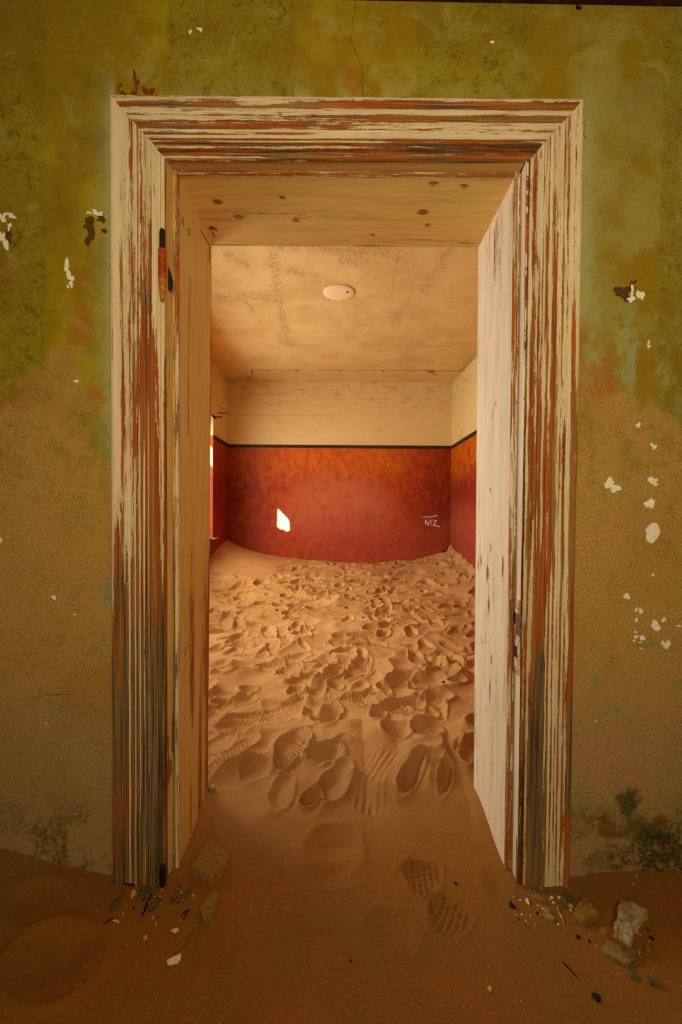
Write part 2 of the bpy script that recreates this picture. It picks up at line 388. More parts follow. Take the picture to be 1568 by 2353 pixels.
# ------------------------------------------------------------------ wall_front with painted surface
def front_wall():
    fine = 0.0075
    def seg_(a, b, end=False): return np.linspace(a, b, int(round((b - a) / fine)) + 1)[:None if end else -1]
    xs = np.concatenate([np.linspace(NX0, -1.3, 14, endpoint=False), seg_(-1.3, HX0), seg_(HX0, HX1), seg_(HX1, 1.3), np.linspace(1.3, NX1, 14)])
    zs = np.concatenate([seg_(-0.35, HZ), seg_(HZ, 3.0, True), [3.1]])
    X, Z = np.meshgrid(xs, zs); nx, nz = len(xs), len(zs)
    V = np.stack([X, (fbm(X * 2.2, Z * 2.2, 5) - .5) * .010 * 0, Z], -1).reshape(-1, 3)
    # pixel-like wall coordinates (1 unit = 1.434 mm)
    U = 784 + X * FPX / 1.5; W = 1183 - (Z - 1.2) * FPX / 1.5
    n1 = fbm(X * 5, Z * 5, 1, 5); n2 = fbm(X * 14, Z * 14, 2, 5, .6); n3 = fbm(X * 40, Z * 40, 3, 4, .6); n4 = fbm(X * 2.0, Z * 2.0, 4, 4)
    nv = fbm(X * 16, Z * 3.0, 11, 5, .6)
    def mx(a, b, f): return a * (1 - f[..., None]) + np.asarray(b) * f[..., None]
    green = s2l((152, 124, 6)); lime = s2l((172, 150, 16)); teal = s2l((176, 172, 108)); tan = s2l((190, 148, 72)); grey = s2l((170, 142, 92))
    oc = s2l((172, 122, 30)); pink = s2l((188, 144, 96))
    col = np.broadcast_to(green, X.shape + (3,)).copy()
    col = mx(col, lime, sst(.45, .68, n1 * .6 + n2 * .4))
    col = mx(col, s2l((122, 98, 4)), sst(.52, .72, n4 * .5 + n2 * .5) * .7)
    # pale teal fringe by the casing
    dl = np.where(U < 784, (256 - U), (U - 1332)); inside = (dl > -8)
    fr = np.exp(-np.clip(dl - 6, 0, None) / np.where(U < 784, 17., 34.)) * sst(.25, .55, n1 * .5 + n2 * .5 + .10) * inside * sst(150, 260, W)
    col = mx(col, teal, np.clip(fr * 1.15, 0, 1) * np.where(W < 1150, 1, .55) * .9)
    # pale along the top of the head casing
    top = np.exp(-np.abs(np.clip(225 - W, 0, None)) / 30.) * (W < 240) * (U > 360) * (U < 1240)
    col = mx(col, s2l((178, 166, 92)), top * sst(.35, .6, n2) * .8)
    # right side: cooler, paler green cloud
    rc = sst(1210, 1330, U) * sst(.38, .62, n1 * .5 + n2 * .5) * sst(1150, 900, W)
    col = mx(col, s2l((160, 148, 78)), rc * .6)
    # white drips on right
    col = mx(col, s2l((160, 168, 110)), sst(1330, 1360, U) * sst(.50, .62, nv * .6 + n3 * .4) * sst(640, 760, W) * sst(1150, 960, W) * .75)
    # transition to bare plaster
    bl = np.where(U < 784, 905 + 60 * sst(60, 150, U) * (1 - sst(170, 200, U)) * -1 + 75 * sst(150, 200, U) + 60 * sst(200, 250, U),
                  900 + 55 * sst(1440, 1540, U) - 20 * sst(1330, 1400, U))
    edge = (W - bl) / 70.0 + (n1 - .5) * 3.4 + (n2 - .5) * 2.6
    bare = sst(-.35, .55, edge)
    tn = mx(np.broadcast_to(tan, X.shape + (3,)), oc, sst(.42, .68, n1 * .5 + n4 * .5) * .6)
    tn = mx(tn, grey, sst(1420, 1850, W) * .75)
    tn = mx(tn, pink, (U > 1300) * sst(1550, 1800, W) * sst(.4, .6, n1) * .6)
    tn = mx(tn, s2l((132, 108, 30)), np.exp(-((W - 1040) / 90.) ** 2) * sst(.45, .6, n2 * .4 + n3 * .6) * .35)
    tn = mx(tn, s2l((146, 144, 70)), sst(.56, .74, n1*.6+n3*.4) * sst(1350, 1050, W) * .4)
    tn = mx(tn, s2l((120, 140, 100)), sst(.66, .76, n2) * sst(1100, 1500, W) * sst(2000, 1800, W) * .45)
    col = col * (1 - bare[..., None]) + tn * bare[..., None]
    # reddish runs
    nm = n2 * .5 + n3 * .5
    def blob(u, w, ru, rw, c, s=.7, nn=None, thr=.45):
        nonlocal col
        nn = nm if nn is None else nn
        d = ((U - u) / ru) ** 2 + ((W - w) / rw) ** 2
        f = sst(1.2, .2, d + (nn - .5) * 5.0) * s
        col = mx(col, c, f)
    for (u, w_, ru, rw, s_) in [(182, 740, 26, 100, .55), (215, 920, 30, 50, .6), (15, 620, 22, 60, .6), (1375, 870, 40, 60, .55), (20, 910, 60, 50, .4), (1330, 770, 14, 90, .45), (800, 190, 30, 35, .4), (262, 1230, 12, 60, .35)]:
        blob(u, w_, ru, rw, s2l((176, 98, 32)), s_)
    for (u, w_, ru, rw, s_) in [(1455, 1850, 30, 35, .9), (1480, 1910, 60, 40, .75), (1530, 1960, 60, 60, .8), (1400, 1980, 60, 25, .5)]:
        blob(u, w_, ru, rw, s2l((78, 78, 24)), s_)
    for (u, w_, ru, rw, s_) in [(1405, 1895, 22, 34, .8), (1530, 1890, 30, 20, .6), (1370, 1880, 25, 8, .5)]:
        blob(u, w_, ru, rw, s2l((138, 84, 14)), s_)
    for (u, w_, ru, rw, s_) in [(186, 965, 24, 26, .85), (165, 1000, 12, 12, .6), (242, 1030, 12, 60, .6), (186, 1175, 9, 14, .6), (238, 1110, 10, 24, .5)]:
        blob(u, w_, ru, rw, s2l((146, 138, 20)), s_, n3)
    for (u, w_, ru, rw) in [(250, 1370, 12, 40), (255, 1340, 10, 20), (1335, 1655, 14, 10), (1450, 1650, 14, 16), (1405, 1630, 22, 8)]:
        blob(u, w_, ru, rw, s2l((128, 146, 122)), .6, n3)
    # stencilled stripes: slightly different tone, hard vertical edges
    band = ((U < 99) | ((U > 383) & (U < 668)) | ((U > 950) & (U < 1212)) | (U > 1509)) * 1.0
    bs = band * (1 - bare) * sst(-30, 10, 1500 - W)
    col = mx(col, s2l((128, 104, 8)), bs * .42)
    # dark specks toward the floor and a mould patch at lower right
    mould = np.clip(sst(1780, 1960, W) * sst(.42, .64, n2) * .8, 0, 1)
    mould = np.maximum(mould, sst(-.1, .6, 1 - (((U - 1540) / 90) ** 2 + ((W - 1960) / 90) ** 2)) * .9)
    wear = np.stack([bare * .9 + .0, bs * sst(.30, .55, n1 + .05), mould], -1)
    idx = np.arange(nx * nz).reshape(nz, nx)
    F = np.stack([idx[:-1, :-1], idx[:-1, 1:], idx[1:, 1:], idx[1:, :-1]], -1).reshape(-1, 4)
    cxm = (X[:-1, :-1] + X[1:, 1:]).ravel() / 2; czm = (Z[:-1, :-1] + Z[1:, 1:]).ravel() / 2
    keep = ~((cxm > HX0) & (cxm < HX1) & (czm < HZ))
    F = F[keep]
    used = np.unique(F); rm = -np.ones(nx * nz, dtype=np.int64); rm[used] = np.arange(len(used))
    me = quads_mesh('wall_front', V[used], rm[F], {'paintmap': col.reshape(-1, 3)[used], 'wear': wear.reshape(-1, 3)[used]})
    o = link('wall_front', me, M_GREEN)
    tag(o, 'old green plaster wall fading to tan around the doorway', kind='structure')
    # masonry body behind the plaster face
    b = boxes('masonry', [(NX0 - .1, .004, -.4, HX0 - .001, WT, 3.3), (HX1 + .001, .004, -.4, NX1 + .1, WT, 3.3), (HX0 - .001, .004, HZ + .001, HX1 + .001, WT, 3.3)], M_ROOM, o)
    return o
WALL = front_wall()

# ------------------------------------------------------------------ the far room
def kind(o): o['kind'] = 'structure'; return o
WY0, WY1, WZ0, WZ1 = 2.48, 4.21, 0.89, 2.415
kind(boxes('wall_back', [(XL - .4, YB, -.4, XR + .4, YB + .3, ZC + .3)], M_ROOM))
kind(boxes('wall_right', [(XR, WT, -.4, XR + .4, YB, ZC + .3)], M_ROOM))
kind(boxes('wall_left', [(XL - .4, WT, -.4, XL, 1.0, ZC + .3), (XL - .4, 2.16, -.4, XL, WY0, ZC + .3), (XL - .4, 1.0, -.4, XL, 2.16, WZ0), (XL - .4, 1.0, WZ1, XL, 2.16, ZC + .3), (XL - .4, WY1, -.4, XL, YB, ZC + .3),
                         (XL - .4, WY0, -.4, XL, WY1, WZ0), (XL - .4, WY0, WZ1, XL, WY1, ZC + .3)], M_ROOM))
WA, WB = 1.0, 2.16
def ceiling():
    xs = np.linspace(XL, XR, 320); ys = np.linspace(WT, YB, 420)
    X, Y = np.meshgrid(xs, ys); nx, ny = len(xs), len(ys)
    d = 1.9 * FPX / 1.0
    dep = Y + 1.5; PX = 784 + X * FPX / dep; PY = 1183 - 1.9 * FPX / dep
    n2 = fbm(X * 8, Y * 8, 3, 5, .6); n3 = fbm(X * 22, Y * 22, 9, 4, .6)
    def seg(x0, y0, x1, y1, wd, jit=14):
        px = PX + (n2 - .5) * jit * 2; py = PY + (n3 - .5) * jit
        dx, dy = x1 - x0, y1 - y0; t = np.clip(((px - x0) * dx + (py - y0) * dy) / (dx * dx + dy * dy), 0, 1)
        return np.exp(-(((px - x0 - t * dx) ** 2 + (py - y0 - t * dy) ** 2) / wd ** 2))
    a = np.zeros_like(X)
    for s_ in [(622, 590, 638, 690, 9), (636, 690, 656, 780, 9), (480, 685, 560, 688, 8), (555, 684, 645, 686, 7), (1030, 575, 968, 665, 9), (620, 566, 900, 580, 9), (900, 740, 930, 700, 10),
               (520, 590, 560, 610, 7), (556, 690, 575, 715, 6), (782, 600, 830, 602, 9), (905, 590, 930, 600, 6), (660, 620, 690, 630, 6), (640, 775, 670, 790, 7)]:
        a = np.maximum(a, seg(*s_))
    b = np.zeros_like(X)
    for s_ in [(915, 570, 908, 600, 1.4), (908, 600, 896, 680, 1.4), (605, 895, 605, 880, 1), (965, 780, 940, 830, 1.3), (770, 810, 770, 850, 1.2), (1000, 615, 1100, 618, 1.2), (830, 793, 1090, 795, 1.2),
               (530, 595, 545, 612, 1.4), (560, 690, 575, 715, 1.3)]:
        b = np.maximum(b, seg(*s_, 3))
    V = np.stack([X, Y, np.full_like(X, ZC)], -1).reshape(-1, 3)
    idx = np.arange(nx * ny).reshape(ny, nx)
    F = np.stack([idx[:-1, :-1], idx[1:, :-1], idx[1:, 1:], idx[:-1, 1:]], -1).reshape(-1, 4)
    me = quads_mesh('ceiling', V, F, {'wear': np.stack([np.clip(a * .95 + .10 * (n2 > .6), 0, 1), b, b * 0], -1).reshape(-1, 3)})
    o = kind(link('ceiling', me, M_CEIL))
    boxes('roof_slab', [(XL - .4, WT, ZC + .004, XR + .4, YB + .3, ZC + .3)], M_CEIL, o)
ceiling()
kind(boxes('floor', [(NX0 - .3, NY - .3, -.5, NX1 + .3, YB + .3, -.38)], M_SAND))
# dado rails: three thin mouldings, with a bead on each
def rail(name, x0, y0, x1, y1, nrm):
    nx_, ny_ = nrm; o = None
    for (za, zb, t) in [(DADO_Z - .022, DADO_Z + .022, .012), (DADO_Z - .012, DADO_Z + .006, .019)]:
        b = (min(x0, x1, x0 + nx_ * t, x1 + nx_ * t), min(y0, y1, y0 + ny_ * t, y1 + ny_ * t), za,
             max(x0, x1, x0 + nx_ * t, x1 + nx_ * t), max(y0, y1, y0 + ny_ * t, y1 + ny_ * t), zb)
        q = boxes(name if o is None else 'rail_bead', [b], M_TRIM, o, .003)
        if o is None: o = kind(q)
    return o
rail('trim_2', XL, YB, XR, YB, (0, -1))
rail('trim_3', XR, WT, XR, YB, (-1, 0))
rail('trim_4', XL, WY1 + .02, XL, YB, (1, 0))
rail('trim_5', XL, 2.18, XL, WY0 - .02, (1, 0))
rail('trim_6', XL, WT, XL, .98, (1, 0))
# window in the left wall: sill board, splintered, and the rail end on the far reveal
win = empty('window_1', (XL, (WY0 + WY1) / 2, WZ0)); kind(win)
def local(o, parent):
    o.parent = parent; o.matrix_parent_inverse = Matrix.Translation(-Vector(parent.location)); return o
local(boxes('window_sill', [(XL - .40, WY0, WZ0 - .005, XL + .02, WY1 + .012, WZ0 + .022)], M_WOODRAW, None, .004), win)
win2 = empty('window_2', (XL, 1.58, WZ0)); kind(win2)
local(boxes('window_sill', [(XL - .40, 1.0, WZ0 - .005, XL + .02, 2.16, WZ0 + .022)], M_WOODRAW, None, .004), win2)
local(boxes('sill_splinter', [(XL - .02, WY1 - .14, WZ0 + .001, XL + .07, WY1 + .06, WZ0 + .019)], M_WOODRAW, None, .006), win)
local(boxes('reveal_moulding', [(XL - .40, WY1 - .012, DADO_Z - .03, XL - .002, WY1 + .0, DADO_Z + .012)], M_WOODRAW, None, .003), win)

# unseen roofs added to block sun; the left one's holes shape the sun patches
def holed_sun_blocker():
    Zr = 2.9
    def back(p):
        t = (p.z - Zr) / SUN_D.z * -1
        q = p - SUN_D * ((Zr - p.z) / -SUN_D.z); return (q.x, q.y)
    h1 = [back(atY(x, y, YB)) for x, y in [(638, 1169), (642, 1171), (663, 1193), (665, 1198), (666, 1217), (663, 1221), (658, 1221), (650, 1216), (645, 1217), (637, 1210)]]
    h2 = [back(atY(x, y, WY1)) for x, y in [(488.6, 1029), (488.6, 1074), (468, 1052), (468, 1008)]]
    outer = [(-5.0, -3.2), (-2.01, -3.2), (-2.01, 5.3), (-5.0, 5.3)]
    polys = [[Vector((*p, 0)) for p in outer], [Vector((*p, 0)) for p in h1], [Vector((*p, 0)) for p in h2]]
    tris = tessellate_polygon(polys); pts = [p for pl in polys for p in pl]
    bm = bmesh.new(); vs = [bm.verts.new((p.x, p.y, Zr)) for p in pts]
    for t in tris:
        try: bm.faces.new([vs[i] for i in t])
        except ValueError: pass
    bmesh.ops.recalc_face_normals(bm, faces=bm.faces[:])
    me = bpy.data.meshes.new('sun_blocker_roof'); bm.to_mesh(me); bm.free()
    o = kind(link('sun_blocker_roof', me, M_WOODRAW, smooth=False))
    md = o.modifiers.new('thick', 'SOLIDIFY'); md.thickness = 0.003; md.offset = 0
    kind(boxes('sun_blocker_roof', [(-4.2, -7.6, 2.9, 2.3, NY - .32, 2.94)], M_WOODRAW))
holed_sun_blocker()

# ------------------------------------------------------------------ the near room, behind and beside the camera
kind(boxes('wall_near_left', [(NX0 - .3, NY, -.4, NX0, 0, 3.3)], M_NEARROOM))
kind(boxes('wall_near_right', [(NX1, NY, -.4, NX1 + .3, 0, 3.3)], M_NEARROOM))
kind(boxes('wall_near_back', [(NX0 - .3, NY - .3, -.4, -.5, NY, 3.3), (.8, NY - .3, -.4, NX1 + .3, NY, 3.3),
                              (-.5, NY - .3, -.4, .8, NY, 1.0), (-.5, NY - .3, 2.45, .8, NY, 3.3)], M_NEARROOM))
kind(boxes('ceiling_near', [(NX0 - .3, NY - .3, NZC, NX1 + .3, 0.0, NZC + .2)], M_NEARROOM))
# dark cornice board at the very top of the green wall
def cornice():
    a = atY(-400, -24, -.002); b = atY(1900, 21, -.002)
    bm = bmesh.new(); vs = []
    for p in (a, b):
        for (dy, dz) in ((-.0, 0), (.028, 0), (.028, .16), (0, .16)):
            vs.append(bm.verts.new((p.x, -.03 + dy, p.z + dz)))
    for q in [(0, 1, 2, 3), (7, 6, 5, 4), (0, 4, 5, 1), (1, 5, 6, 2), (2, 6, 7, 3), (3, 7, 4, 0)]: bm.faces.new([vs[i] for i in q])
    bmesh.ops.recalc_face_normals(bm, faces=bm.faces[:])
    me = bpy.data.meshes.new('trim_1'); bm.to_mesh(me); bm.free(); kind(link('trim_1', me, M_TRIM, smooth=False))
cornice()

# ------------------------------------------------------------------ door surround
door = empty('door_1', (0, 0, 0)); kind(door)
def ringloft(name, P, face0, face1, uv, paint, mat, parent):
    """P (nt, nr, 3): closed rings along t; paint (nt,nr,3)"""
    nt, nr = P.shape[:2]; V = P.reshape(-1, 3); idx = np.arange(nt * nr).reshape(nt, nr); nxt = np.roll(idx, -1, axis=1)
    F = np.stack([idx[:-1], nxt[:-1], nxt[1:], idx[1:]], -1).reshape(-1, 4)
    me = quads_mesh(name, V, F, {'paint': paint.reshape(-1, 3)}, uv.reshape(-1, 2))
    bm = bmesh.new(); bm.from_mesh(me)
    bm.verts.ensure_lookup_table()
    for k in (0, nt - 1):
        try: bm.faces.new([bm.verts[i] for i in idx[k]])
        except ValueError: pass
    bmesh.ops.recalc_face_normals(bm, faces=bm.faces[:])
    bm.to_mesh(me); bm.free()
    o = link(name, me, mat, parent)
    o.data.set_sharp_from_angle(angle=R(38))
    return o

def casing(name, oa, ob, ia, ib, seed, style, vlen_rows, voff):
    """oa->ob outer edge along the length, ia->ib inner edge, world points on the plane Y=-.025"""
    nf = 76; nt = vlen_rows
    s = np.linspace(0, 1, nf); t = np.linspace(0, 1, nt); Sg, T = np.meshgrid(s, t)
    lo = np.array(ob) - np.array(oa)
    O = np.array(oa)[None] + t[:, None] * lo; I = np.array(ia)[None] + t[:, None] * (np.array(ib) - np.array(ia))
    base = O[:, None] * (1 - s[None, :, None]) + I[:, None] * s[None, :, None]
    wdt = np.linalg.norm(np.array(ia)[[0, 2]] - np.array(oa)[[0, 2]]) * .78
    length = np.linalg.norm(lo)
    u = Sg * 0.162; v = T * length + voff
    # profile depth: fillet, reeded slope, ogee, hollow, inner bead
    prof_s = [0, .03, .06, .11, .14, .40, .66, .72, .79, .85, .885, .90, .93, .96, 1.0]
    prof_d = [.034, .036, .036, .033, .028, .026, .022, .026, .027, .020, .012, .011, .016, .017, .014]
    dep = np.interp(s, prof_s, prof_d)[None].repeat(nt, 0)
    # weathered grain ridges
    rg = vn(u * 210, v * .9, seed) * .6 + vn(u * 120 + 5, v * .5, seed + 3) * .4
    amp = np.interp(s, [0, .1, .14, .66, .72, .85, .9, 1], [.0006, .001, .003, .003, .0018, .0012, .0012, .0006])
    dep = dep + (rg - .5) * amp[None] * 1.6 + (fbm(u * 60, v * 5, seed + 9) - .5) * .0012
    P = base.copy(); P[..., 1] = -dep
    bias, greyf, dark = style(Sg, T, rg, u, v)
    back = np.stack([I, O], 1).copy(); back[..., 1] = .0035
    P2 = np.concatenate([P, back], 1)
    def ext(a, fill): return np.concatenate([a, np.full((nt, 2), fill)], 1)
    U2 = np.concatenate([u, np.full((nt, 1), .17), np.full((nt, 1), -.01)], 1)
    uvc = np.stack([U2 + seed * .37, np.concatenate([v, v[:, :1], v[:, :1]], 1)], -1)
    pt = np.stack([ext(bias, .3), ext(greyf, .3), ext(dark, .5)], -1)
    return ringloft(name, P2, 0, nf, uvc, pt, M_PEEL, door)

def stripes(Sg, T, items, wob, seed):
    """items: (s position, half width, t0, t1, gain) painted or bare streaks"""
    out = np.zeros_like(Sg)
    for k, (sp, hw, t0, t1, gn) in enumerate(items):
        c = sp + (vn(T * 9, T * 0 + k, seed) - .5) * wob
        out += gn * .72 * np.exp(-((Sg - c) / hw) ** 2) * sst(t0 - .05, t0 + .05, T) * sst(t1 + .05, t1 - .05, T)
    return out
# T runs 0 (top) -> 1 (sand). image y ~ 240 + 1800*T for uprights
def yT(y): return (y - 240) / 1800.0
def style_left(Sg, T, rg, u, v):
    b = .84 - .30 * sst(.12, .45, Sg) * sst(yT(250), yT(900), T) - .05 * (Sg > .12)
    b = b - .34 * sst(.48, .60, Sg) * sst(yT(640), yT(760), T) + .2 * (Sg > .86) * (T < yT(900))
    b = b - .42 * sst(yT(1150), yT(1320), T) * sst(.0, .12, Sg) - .60 * sst(yT(1290), yT(1420), T) * (Sg < .26)
    b = b - .35 * sst(yT(1100), yT(1300), T) * sst(.55, .62, Sg)
    b = b - .25 * sst(yT(1450), yT(1650), T)
    b += (rg - .5) * 1.05 * sst(.08, .16, Sg) - .06 * sst(.1, .2, Sg) * sst(.95, .85, Sg)
    b += stripes(Sg, T, [(.33, .012, yT(1000), yT(2040), 2.9), (.43, .012, yT(1000), yT(1990), 2.9), (.52, .012, yT(900), yT(1800), 2.9), (.61, .012, yT(950), yT(1990), 2.9),
                         (.70, .011, yT(850), yT(1750), 2.9), (.80, .011, yT(1000), yT(1560), 1.1), (.24, .011, yT(1900), yT(2050), .9), (.83, .03, yT(380), yT(860), .5),
                         (.96, .02, yT(240), yT(1350), .9), (.90, .02, yT(300), yT(1300), .7), (.09, .10, yT(240), yT(1220), .45), (.27, .04, yT(1960), yT(2045), 1.2)], .010, 21)
    b -= stripes(Sg, T, [(.17, .025, yT(520), yT(660), 1.1), (.22, .03, yT(790), yT(1000), 1.1), (.63, .06, yT(680), yT(900), 1.0), (.74, .035, yT(400), yT(620), .8), (.78, .05, yT(680), yT(1150), .9),
                         (.69, .07, yT(560), yT(640), .6), (.20, .03, yT(400), yT(430), .8), (.10, .05, yT(1120), yT(1420), 1.4), (.04, .02, yT(700), yT(860), .8)], .012, 31)
    g = sst(yT(850), yT(1650), T) * .75 - .25 * sst(yT(1650), yT(1800), T) * (Sg < .4) + sst(.72, .80, Sg) * .3 * sst(yT(1200), yT(1500), T)
    g += 0.9 * np.exp(-(((Sg - .68) / .1) ** 2 + ((T - yT(600)) / .02) ** 2))
    d = .1 + .15 * (Sg > .86) + .22 * sst(yT(1400), yT(1700), T) * sst(.5, .7, Sg)
    return b, g, d
def style_right(Sg, T, rg, u, v):
    # s = 0 is the outer (right) edge
    b = .82 - .16 * sst(.10, .3, Sg) - .22 * sst(.3, .5, Sg) * sst(yT(500), yT(1000), T)
    b = b - .9 * sst(.13, .09, Sg) * sst(yT(600), yT(1350), T)
    b = b - .50 * sst(.52, .60, Sg) * sst(.86, .80, Sg) * sst(yT(1130), yT(1330), T) - .2 * sst(yT(1300), yT(1700), T) * (Sg > .15)
    b += (rg - .5) * 1.05 * sst(.05, .14, Sg) * sst(.95, .86, Sg)
    b += stripes(Sg, T, [(.18, .022, yT(240), yT(1300), .9), (.22, .016, yT(1300), yT(2040), 2.2), (.30, .014, yT(1100), yT(2030), 2.2), (.37, .013, yT(1200), yT(2000), 2.2), (.45, .016, yT(1250), yT(2040), 2.2),
                         (.53, .013, yT(1250), yT(1700), .8), (.70, .035, yT(240), yT(1130), .8), (.40, .06, yT(1880), yT(1990), .9), (.84, .013, yT(1100), yT(1430), 1.2), (.88, .012, yT(1000), yT(2000), .6), (.97, .012, yT(300), yT(1300), .8), (.25, .04, yT(1890), yT(1990), .7)], .012, 51)
    b -= stripes(Sg, T, [(.25, .03, yT(900), yT(1500), 1.0), (.66, .02, yT(430), yT(700), 1.2), (.72, .025, yT(840), yT(1250), .9), (.60, .05, yT(900), yT(1300), .7), (.34, .03, yT(560), yT(640), 1.2), (.48, .03, yT(500), yT(1000), .7),
                         (.10, .03, yT(700), yT(1200), .9), (.80, .02, yT(450), yT(1300), .7), (.91, .02, yT(240), yT(2040), .8)], .014, 61)
    g = sst(yT(1100), yT(1750), T) * .50 * (Sg > .25) + .9 * sst(.12, .08, Sg) * sst(yT(1480), yT(1560), T) * sst(yT(1800), yT(1740), T) - .2 * sst(yT(1800), yT(1900), T)
    g += .5 * sst(.50, .58, Sg) * sst(.84, .78, Sg) * sst(yT(1350), yT(1450), T)
    d = .08 + .30 * (Sg > .88) + .25 * sst(yT(1500), yT(1700), T) * sst(.45, .6, Sg)
    return b, g, d
def style_head(Sg, T, rg, u, v):
    b = .47 + (rg - .5) * 1.9 * sst(.03, .10, Sg) - .22 * sst(.62, .80, Sg)
    b += stripes(Sg, T, [(.04, .03, 0, 1, .5), (.66, .03, .05, 1, .5), (.97, .02, 0, 1, .5), (.84, .012, 0, .9, .8), (.76, .014, .2, 1, .7), (.30, .03, .0, .5, .3), (.58, .03, .1, 1, .35)], .03, 71)
    b -= stripes(Sg, T, [(.10, .035, .0, .25, .9), (.12, .03, .45, .7, .7), (.80, .035, .03, .25, 1.0), (.76, .03, .6, 1, .7), (.88, .02, 0, 1, .7), (.22, .02, .1, .9, .5), (.45, .02, .3, .9, .4)], .03, 81)
    g = .35 + 0 * Sg
    d = .22 + .30 * sst(.66, .80, Sg) * sst(.95, .88, Sg) + (0.5 - rg) * .5
    return b, g, d
PY_ = -.025
pTL, pTR = atY(256, 224, PY_), atY(1338, 234, PY_)
iTL, iTR = atY(375, 356, PY_), atY(1223, 359, PY_)
def down(a, b, z):            # extend line a->b to height z
    t = (z - a.z) / (b.z - a.z); return a + (b - a) * t
ZB = -.16
casing('architrave', pTL, down(pTL, atY(263, 2020, PY_), ZB), iTL, down(iTL, atY(378, 2020, PY_), ZB), 1, style_left, 300, 0.0)
casing('architrave', pTR, down(pTR, atY(1306, 2030, PY_), ZB), iTR, down(iTR, atY(1193, 2030, PY_), ZB), 2, style_right, 300, 10.0)
casing('architrave', pTL, pTR, iTL, iTR, 3, style_head, 220, 20.0)

# lining: rebate + step + board, as a swept section on each side and at the head
YF, YS, YE = -.012, .050, .42
def lin(a, b):                # x as function of z from two points
    return lambda z: a.x + (b.x - a.x) * (z - a.z) / (b.z - a.z)
L_out = lin(atY(379, 380, YF), atY(378, 2000, YF)); L_reb = lin(atY(398, 400, YS), atY(399, 1960, YS)); L_in = lin(atY(410, 405, YS), atY(411, 1960, YS)); L_bk = lin(atY(487, 565, YE), atY(478, 1800, YE))
R_out = lin(atY(1211, 380, YF), atY(1190, 2010, YF)); R_reb = lin(atY(1196, 400, YS), atY(1174, 1996, YS)); R_in = lin(atY(1183, 410, YS), atY(1161, 1996, YS)); R_bk = lin(atY(1100, 567, YE), atY(1089, 1790, YE))
z_out = atY(784, 361, YF).z; z_reb = atY(784, 394, YS).z; z_in = atY(784, 404, YS).z; z_bk = atY(784, 566, YE).z

def board(name, pts_fn, t_vals, seed, style, mat=M_PEEL, voff=0.0):
    """pts_fn(t) -> list of section points (closed ring), with the first n being the visible polyline given densely"""
    P = []; Uc = []
    for t in t_vals:
        vis, hid = pts_fn(t)
        dense = []; ucum = []; acc = 0
        for k in range(len(vis) - 1):
            a, b = np.array(vis[k]), np.array(vis[k + 1]); ln = np.linalg.norm(b - a); m = SEG[name][k]
            for j in range(m):
                dense.append(a + (b - a) * j / m); ucum.append(acc + ln * j / m)
            acc += ln
        dense.append(np.array(vis[-1])); ucum.append(acc)
        for h in hid: dense.append(np.array(h)); ucum.append(acc + .02)
        P.append(dense); Uc.append(ucum)
    P = np.array(P); Uc = np.array(Uc); nt, nr = P.shape[:2]
    tt = np.array(t_vals)[:, None].repeat(nr, 1)
    b, g, d = style(Uc, tt, P)
    uv = np.stack([Uc + seed * .37, tt + voff], -1)
    return ringloft(name, P, 0, 0, uv, np.stack([b, g, d], -1), mat, door)
SEG = {'jamb_board': [30], 'door_rebate': [8, 8], 'stop_bead': [2, 4, 2]}
tv = np.linspace(2.36, ZB, 260)
def st_jamb_l(U, T, P):
    n = vn(U * 20, T * 1.3, 91)
    mxu = U.max() - .02
    b = 1.02 - .95 * np.exp(-(mxu - U) / .010) * sst(.40, .6, vn(T * 2.2, T * 0, 92)) - .70 * sst(.50, .72, n) * sst(1.4, .6, T)
    b -= 1.1 * np.exp(-((U - .135 - .012 * vn(T * 2, T * 0, 95)) / .0035) ** 2) * sst(1.65, 1.5, T) * sst(.35, .7, vn(T * 3, T * 0, 96))
    b -= .9 * np.exp(-(U / .010) ** 2) * sst(.9, .6, T) * sst(.3, .6, vn(T * 3, T * 0, 97))
    b -= 1.0 * np.exp(-((mxu - U) / .035) ** 2) * sst(1.15, .75, T) * sst(.25, .45, T) * sst(.4, .6, vn(T * 7, U * 30, 98))
    return b, .1 + 0 * U, .1 + .25 * (U > mxu - .01)
def st_jamb_r(U, T, P):
    b = 1.12 - .42 * sst(.58, .80, vn(U * 34, T * 3.2, 101)) - .25 * np.exp(-((U - .18) / .02) ** 2) * sst(.5, .7, vn(T * 4, U * 40, 102))
    for (zz, uu, r) in [(1.02, .06, .016), (1.02, .30, .02), (1.0, .34, .02), (1.30, .20, .010), (.70, .27, .010), (.66, .16, .014), (.86, .20, .012), (1.62, .15, .010), (1.86, .18, .008), (.45, .22, .016), (.98, .22, .014), (1.08, .18, .012)]:
        b -= .85 * np.exp(-(((U - uu) / (r * .7)) ** 2 + ((T - zz) / (r * 1.9)) ** 2))
    return b, .55 + 0 * U, .0 * U
def st_head(U, T, P):
    b = 1.02 - .5 * np.exp(-(U / .012) ** 2) * sst(.45, .6, vn(T * 7, U * 0, 111)) - .3 * sst(.64, .8, vn(U * 30, T * 2.5, 112))
    b -= .8 * np.exp(-((U.max() - .02 - U) / .005) ** 2) * sst(.45, .65, vn(T * 6, U * 0, 113))
    for (xx, uu, r) in [(-.46, .12, .010), (-.22, .10, .008), (-.40, .20, .008), (-.18, .22, .009), (.30, .17, .012), (.31, .03, .012), (.33, .24, .009), (.42, .04, .010), (.12, .30, .006)]:
        b -= 1.2 * np.exp(-(((U - uu) / r) ** 2 + ((T - xx) / (r * 1.6)) ** 2))
    return b, .05 + 0 * U, .35 + 0 * U
TH = .03
